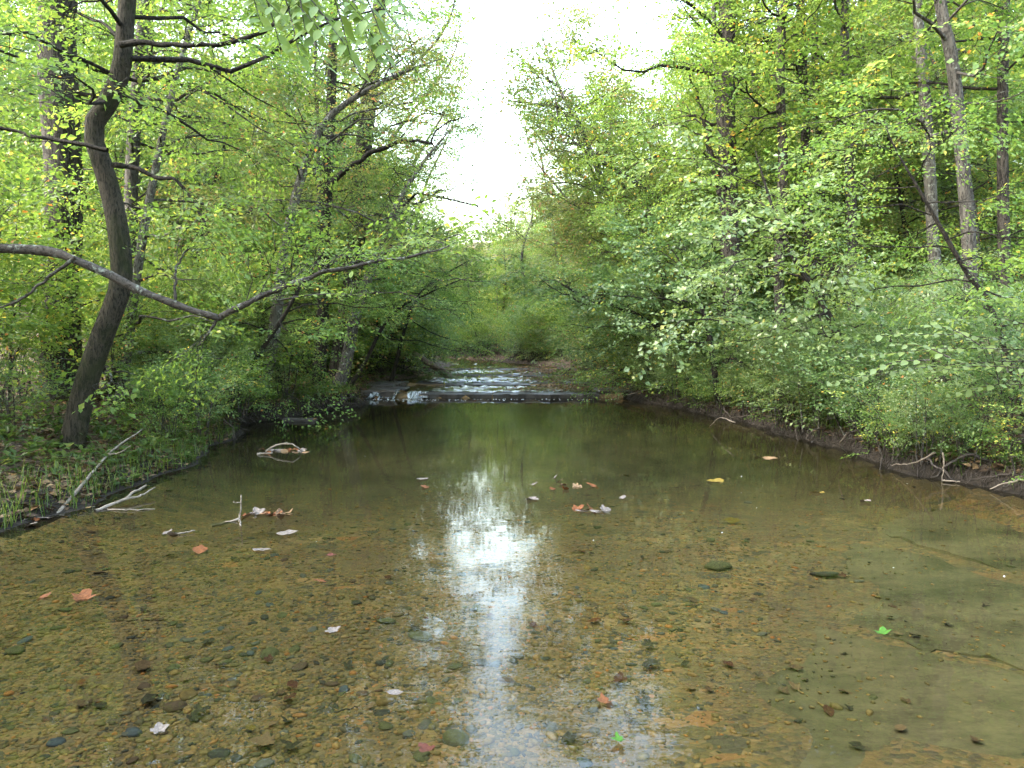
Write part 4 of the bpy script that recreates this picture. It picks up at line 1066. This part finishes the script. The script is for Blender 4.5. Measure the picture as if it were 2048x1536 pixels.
# ------------------------------------------------------------------ sticks, log, roots
def stick(name, lab, paths, m=None, cat='stick'):
    base = np.array(paths[0][0][0], float); base = base.copy()
    root = thing(name, lab, cat, base)
    for i, (P, r0, r1) in enumerate(paths):
        a = Acc(); C = resample(P, 14); C[1:-1] += rng.normal(0, .004, (12, 3)); tube(a, C, np.linspace(r0, r1, 14), 7, rough=.08)
        link('stem' if i == 0 else 'fork', a.mesh('stem', m or M_WOOD, origin=base), root)
    return root
def pz(pts): return [on(p, q, z) for p, q, z in pts]
stick('fallen_branch', 'long pale stick slanting from the water up the left bank', [(pz([(108, 1036, -.03), (150, 985, .12), (185, 945, .22), (215, 910, .32), (245, 885, .42), (285, 858, .52)]), .022, .008), (pz([(130, 1010, .02), (118, 1032, -.02), (160, 1042, -.03)]), .012, .006), (pz([(215, 910, .32), (240, 905, .36), (262, 890, .45)]), .01, .004)])
stick('fallen_branch', 'forked pale stick lying in the water at the left bank', [(pz([(190, 1022, .0), (245, 1000, .04), (268, 985, .08), (292, 971, .1)]), .02, .012), (pz([(245, 1001, .04), (280, 992, .05), (310, 975, .08)]), .013, .007), (pz([(215, 1019, .0), (260, 1020, .01), (310, 1018, .0)]), .008, .004)])
stick('upright_twig', 'upright twig poking out of the water at left centre', [([*pz([(425, 1052, -.04), (470, 1040, .01)]), at(480, 1034, 6.62), at(482, 990, 6.62)], .014, .006), ([at(481, 1006, 6.62), at(466, 1005, 6.6)], .006, .003), (pz([(478, 1036, .01), (482, 1052, .0)]), .01, .006)])
stick('arched_twig', 'bare arched twig above the leaf raft near the left bank', [([*pz([(532, 903, 0)]), at(548, 893, 10.8), at(570, 887, 10.8), at(590, 891, 10.7), *pz([(606, 904, 0)])], .02, .01), ([at(562, 888, 10.8), at(575, 884, 10.8)], .008, .004), (pz([(515, 908, .01), (545, 906, .03)]), .02, .01)])
stick('floating_twig', 'short pale twig with a leaf floating at the left', [(pz([(340, 1068, .01), (362, 1066, .015), (390, 1061, .015)]), .009, .005)])
stick('fallen_log', 'dead log slanting from the left bank into the shallow riffle', [([at(828, 706, 28.5), at(862, 729, 27.8), on(900, 754, .26)], .10, .17), ([at(862, 733, 27.9), at(840, 736, 27.8), at(812, 734, 27.5)], .08, .03)], M_LOG, 'log')
stick('sunken_twig', 'thin dark twig lying on the gravel near the bottom', [([(on(668, 1424, -.1)), on(716, 1415, -.1)], .004, .003)], M_ROOT)
stick('sunken_twig', 'thin dark twig on the sandy bedrock pointing right', [([on(1340, 1262, -.09), on(1372, 1255, -.09)], .006, .003)], M_ROOT)
for lab, pts in (('pale twig dangling from the right bank to the water', [(1885, 905, .35), (1888, 930, .2), (1884, 962, .0)]), ('bare forked twig reaching over the water on the right', [(1870, 905, .4), (1830, 925, .2), (1780, 930, .05)]),
                 ('pale twig at the water below the pale shrub', [(1695, 865, .5), (1680, 890, .25), (1694, 905, .1)]), ('thin stick lying along the far right water edge', [(1885, 961, .02), (1920, 964, .02)]), ('twig bending into the water by the small dark trunk', [(1470, 845, .3), (1440, 835, .25), (1420, 852, .05)]),
                 ('slim stick leaning on the right bank above the ledge', [(1255, 790, .2), (1290, 780, .35), (1330, 772, .6)]), ('twig with a curled tip at the far right edge', [(2048, 960, .2), (2005, 968, .1), (1980, 978, .03)])):
    stick('bare_twig', lab, [(pz(pts), .012, .005)])
# exposed roots along both banks
def root_at(lab, pts, r, grp):
    a = Acc(); C = resample(pts, 12); C[1:-1] += rng.normal(0, .012, (10, 3)); base = C[0].copy()
    tube(a, C, np.linspace(r, r * .3, 12), 6, rough=.1)
    tag(link('exposed_root', a.mesh('exposed_root', M_ROOT, origin=base), loc=base), lab, 'root', grp)
for side in (-1, 1):
    nm = 'left' if side < 0 else 'right'
    for i in range(26):
        y = rng.uniform(12.2, 19.5) if side < 0 else rng.uniform(7.6, 20)
        e = float(xl(y)) if side < 0 else float(xr(y))
        y2 = y + rng.normal(0, .6); e2 = float(xl(y2)) if side < 0 else float(xr(y2))
        p0 = (e + side * .35, y, gz(e + side * .35, y) + .01); p1 = (e + side * .06, (y + y2) / 2, .22 + rng.normal(0, .05)); p2 = (e2 - side * rng.uniform(.02, .25), y2, rng.uniform(-.03, .12))
        root_at(f'dark root hanging from the undercut {nm} bank', [p0, p1, p2], rng.uniform(.012, .03), f'roots along the {nm} bank')
a = Acc()
for i in range(1700):
    side = -1 if rng.random() < .35 else 1
    y = rng.uniform(12, 20) if side < 0 else rng.uniform(7, 20)
    e = (float(xl(y)) if side < 0 else float(xr(y))) + side * rng.uniform(.0, .25)
    z0 = gz(e, y) + rng.uniform(0, .12); l = rng.uniform(.08, .35)
    C = np.array([(e, y, z0), (e - side * .08 * rng.random(), y + rng.normal(0, .05), z0 - l * .4), (e - side * .16 * rng.random(), y + rng.normal(0, .12), max(-.02, z0 - l))])
    tube(a, resample(C, 4), np.linspace(.004, .0015, 4), 3, cap=False)
link('fine_roots', a.mesh('fine_roots', M_ROOT), kind='stuff', label='fine rootlets hanging along the undercut banks')
tag(link('bank_stone', slab_mesh(np.array(ragged(-.35, .35, -.15, .15, .03)), -.05, .06, M_LEDGE), loc=(*on(600, 842, .0)[:2], .0)), 'flat dark stone at the foot of the undercut left bank', 'stone')

# ------------------------------------------------------------------ leaf litter and herbs on the banks
def scatter_leaves(n, fn, size, lvf, tilt=.45):
    P = fn(n); n = len(P)
    an = rng.uniform(0, 6.283, n)
    Dv = np.stack([np.cos(an), np.sin(an), rng.normal(0, .25, n)], 1); Dv /= np.linalg.norm(Dv, axis=1)[:, None]
    N = np.stack([rng.normal(0, tilt, n), rng.normal(0, tilt, n), np.ones(n)], 1); N -= (N * Dv).sum(1)[:, None] * Dv; N /= np.linalg.norm(N, axis=1)[:, None]
    L = rng.uniform(*size, n); v, q = leaf_quads(P, Dv, N, L, L * rng.uniform(.45, .8, n), False)
    a = Acc(); a.add(v, q, lv=np.repeat(lvf(n), 4)); return a
def bank_pts(n):
    y = rng.uniform(5.5, 26, n * 2); d = np.abs(rng.normal(0, 3.2, n * 2)) + .08
    side = np.where(rng.random(n * 2) < .55, -1, 1)
    x = np.where(side < 0, xl(y) - d, xr(y) + d)
    k = np.abs(x) < .8 * y + 1.5
    x, y = x[k][:n], y[k][:n]
    return np.stack([x, y, ground(x, y) + rng.uniform(.005, .04, len(x))], 1)
a = scatter_leaves(42000, bank_pts, (.06, .13), lambda n: rng.beta(2, 2, n))
link('leaf_litter', a.mesh('leaf_litter', LEAF['litter'], smooth=False), kind='stuff', label='brown fallen leaves carpeting the banks')
def ledge_pts(n):
    y = rng.uniform(21.3, 36, n); x = rng.normal(1.9, 1.3, n) * np.where(y > 30, .6, 1)
    k = (x > -2.6) & (x < xr(y) + .4)
    x, y = x[k], y[k]
    i = np.searchsorted(LEDGE, y + .1)
    return np.stack([x, y, np.array(WLV)[np.clip(i, 0, 4)] + .05 * sm(x, -.5, 2.2) + rng.uniform(.0, .02, len(x))], 1)
a = scatter_leaves(3200, ledge_pts, (.06, .13), lambda n: np.clip(rng.normal(.75, .2, n), 0, 1), .3)
link('leaf_litter', a.mesh('ledge_litter', LEAF['litter'], smooth=False), kind='stuff', label='fallen leaves caught on the flat rock ledges')
a = Acc()
for i in range(3400):
    side = -1 if rng.random() < .55 else 1
    y = rng.uniform(5.6, 22) if rng.random() < .8 else rng.uniform(22, 34)
    d = abs(rng.normal(0, 2.2)) + .05
    x = float(xl(y)) - d if side < 0 else float(xr(y)) + d
    if abs(x) > .8 * y + 1: continue
    if nz(x, y, 1.1) < -.45: continue
    z = gz(x, y); h = rng.uniform(.04, .28); m_ = int(rng.integers(5, 11))
    an = rng.uniform(0, 6.283, m_); u = rng.uniform(.3, 1, m_)
    P = np.stack([x + .03 * np.cos(an), y + .03 * np.sin(an), z + h * u], 1)
    el = rng.normal(.25, .35, m_)
    Dv = np.stack([np.cos(an) * np.cos(el), np.sin(an) * np.cos(el), np.sin(el)], 1)
    N = np.stack([-np.cos(an) * np.sin(el), -np.sin(an) * np.sin(el), np.cos(el)], 1) + rng.normal(0, .25, (m_, 3)); N -= (N * Dv).sum(1)[:, None] * Dv; N /= np.linalg.norm(N, axis=1)[:, None]
    L = rng.uniform(.06, .14, m_)
    v, q = leaf_quads(P, Dv, N, L, L * rng.uniform(.35, .6), False)
    a.add(v, q, lv=np.repeat(np.clip(rng.normal(.45, .2) + rng.normal(0, .1, m_), 0, 1), 4))
link('ground_cover', a.mesh('ground_cover', LEAF['herb'], smooth=False), kind='stuff', label='low green herbs growing through the leaf litter on the banks')
a = Acc()
for i in range(5000):
    side = -1 if rng.random() < .6 else 1
    y = rng.uniform(5.8, 20); d = abs(rng.normal(0, .55)) + .03
    x = float(xl(y)) - d if side < 0 else float(xr(y)) + d
    z = gz(x, y) - .01; l = rng.uniform(.1, .32); an = rng.uniform(0, 6.28)
    o = np.array((math.cos(an), math.sin(an), 0)); w = .004
    s = np.array((-o[1], o[0], 0)) * w
    b = np.array((x, y, z)); m_ = b + o * l * .25 + (0, 0, l * .7); t_ = b + o * l * .7 + (0, 0, l * .75)
    a.add([b - s, b + s, m_ + s, m_ - s, t_], [(0, 1, 2, 3)], [(3, 2, 4)], lv=rng.uniform(.1, .9))
link('grass', a.mesh('grass', LEAF['herb'], smooth=False), kind='stuff', label='short grass tufts along the water edge')

# ------------------------------------------------------------------ near branches whose leaves can be picked apart
def one_leaf(m, w, lv=.6):
    a = Acc(); t = np.linspace(0, 1, 6); hw = w * np.sin(math.pi * t ** .85) ** .9; hw[0] = hw[-1] = 0
    zc = -.10 * t ** 2
    mid = np.column_stack([t, 0 * t, zc]); lf = np.column_stack([t, hw, zc + .25 * hw]); rt = np.column_stack([t, -hw, zc + .25 * hw])
    i = np.arange(5)
    a.add(np.vstack([mid, lf, rt]), np.vstack([np.stack([i, i + 1, 7 + i, 6 + i], 1), np.stack([12 + i, 13 + i, i + 1, i], 1)]), lv=lv)
    return a.mesh('leaf', m)
def leafed(rootname, twigs, lmesh, size, m, step=.09, droop=.3, face=.5):
    root = rootname
    base = np.array(root.location)
    for P, r in twigs:
        C = resample(P, 12); a = Acc(); tube(a, C, np.linspace(r, .002, 12), 5); b = link('branch', a.mesh('branch', m, origin=base), root)
        l = np.linalg.norm(np.diff(C, axis=0), axis=1).sum(); nlf = int(l * .85 / step)
        for j in range(nlf):
            u = (.15 + .85 * j / max(1, nlf - 1)) * 11; i = min(int(u), 10); p = C[i] + (C[i + 1] - C[i]) * (u - i)
            t = unit(C[i + 1] - C[i]); sd = unit(np.cross(t, (0, 0, 1))) * (1 if j % 2 else -1)
            d = unit(t * .55 + sd * rng.uniform(.7, 1.1) + np.array((0, 0, rng.normal(-droop, .25))))
            nrm = np.array((rng.normal(0, .35), rng.normal(-face, .35), 1.0)); yv = unit(np.cross(nrm, d)); zv = np.cross(d, yv)
            s = size * rng.uniform(.7, 1.15)
            M = Matrix(((d[0] * s, yv[0] * s, zv[0] * s, p[0] - base[0]), (d[1] * s, yv[1] * s, zv[1] * s, p[1] - base[1]), (d[2] * s, yv[2] * s, zv[2] * s, p[2] - base[2]), (0, 0, 0, 1)))
            o = link('leaf', lmesh, b); o.matrix_basis = M
LF_Y = one_leaf(LEAF['yellow'], .21); LF_T = one_leaf(LEAF['green'], .2, .62); LF_P = one_leaf(LEAF['pale'], .27); LF_G = one_leaf(LEAF['cool'], .3)
lt = [o for o in col.objects if o.name == 'limb_tree'][0]
leafed(lt, [(px([(560, 600), (620, 590), (680, 588), (735, 592)], 6.6), .008), (px([(700, 592), (705, 575), (702, 556)], 6.6), .005)], LF_Y, .10, BARK['twig'], .055, .1)
top = []
for x0, y0, x1, y1 in ((480, -60, 640, 60), (520, -80, 690, 90), (560, -80, 730, 40), (600, -80, 790, 140), (640, -90, 800, 60), (560, -40, 650, 130), (420, -60, 560, 30), (610, 0, 720, 150), (500, -60, 560, 90), (640, -60, 700, 110), (690, -60, 770, 90), (580, -70, 610, 60), (540, -70, 600, 110), (660, -80, 750, 120), (470, -70, 520, 40), (720, -80, 810, 30)):
    top.append(([at(x0, y0, 4.9), at((x0 + x1) / 2, (y0 + y1) / 2 - 25, 4.7), at(x1, y1, 4.5)], .009))
leafed(lt, [([np.array((-7.3, 7.4, 5.2)), np.array((-4.5, 6.0, 5.6)), at(500, -120, 5.0), at(620, -90, 4.8)], .05)], LF_Y, .10, BARK['dark'], .5)
leafed(lt, top, LF_T, .125, BARK['twig'], .045, .35, 1.0)
pr = thing('pale_shrub', 'shrub with large pale bluish leaves hanging over the right bank', 'shrub', (6.3, 8.6, gz(6.3, 8.6)))
pt = []
for x0, y0, x1, y1, D in ((2080, 700, 1700, 715, 8.0), (2080, 690, 1760, 670, 8.2), (2080, 720, 1660, 765, 8.1), (2080, 740, 1850, 745, 7.8), (2060, 650, 1900, 640, 8.0), (1960, 690, 1850, 650, 7.9), (1900, 715, 1790, 690, 7.9), (1860, 720, 1720, 750, 7.9), (2080, 610, 1960, 600, 8.0), (2080, 770, 1900, 790, 7.9)):
    A, B = at(x0, y0, D), at(x1, y1, D + .3)
    pt.append(([A, (A + B) / 2 + (0, 0, .06), B], .009))
b0 = np.array((6.3, 8.6, gz(6.3, 8.6)))
pt += [([b0, b0 + (.1, -.2, .7), at(2080, 705, 8.05)], .02), ([b0, b0 + (.05, 0, .6), at(2080, 740, 7.9)], .016), ([b0, b0 + (.1, 0, .9), at(2080, 640, 8.0)], .018)]
leafed(pr, pt, LF_P, .13, BARK['twig'], .05, .15, .8)
br_ = at(1640, 720, 12.2); gb = np.array((br_[0], br_[1], gz(br_[0], br_[1])))
bs = thing('broadleaf_sapling', 'sapling with very large dark green leaves on the right bank', 'sapling', gb)
leafed(bs, [([gb, at(1632, 700, 12.2), at(1622, 640, 12.2), at(1610, 615, 12.1)], .015), ([at(1626, 660, 12.2), at(1600, 655, 12.0), at(1570, 660, 12.0)], .008), ([at(1630, 680, 12.2), at(1660, 680, 12.1), at(1690, 690, 12.0)], .008), ([at(1622, 640, 12.2), at(1600, 625, 12.1), at(1560, 630, 12.0)], .008)], LF_G, .30, BARK['dark'], .16, .2)
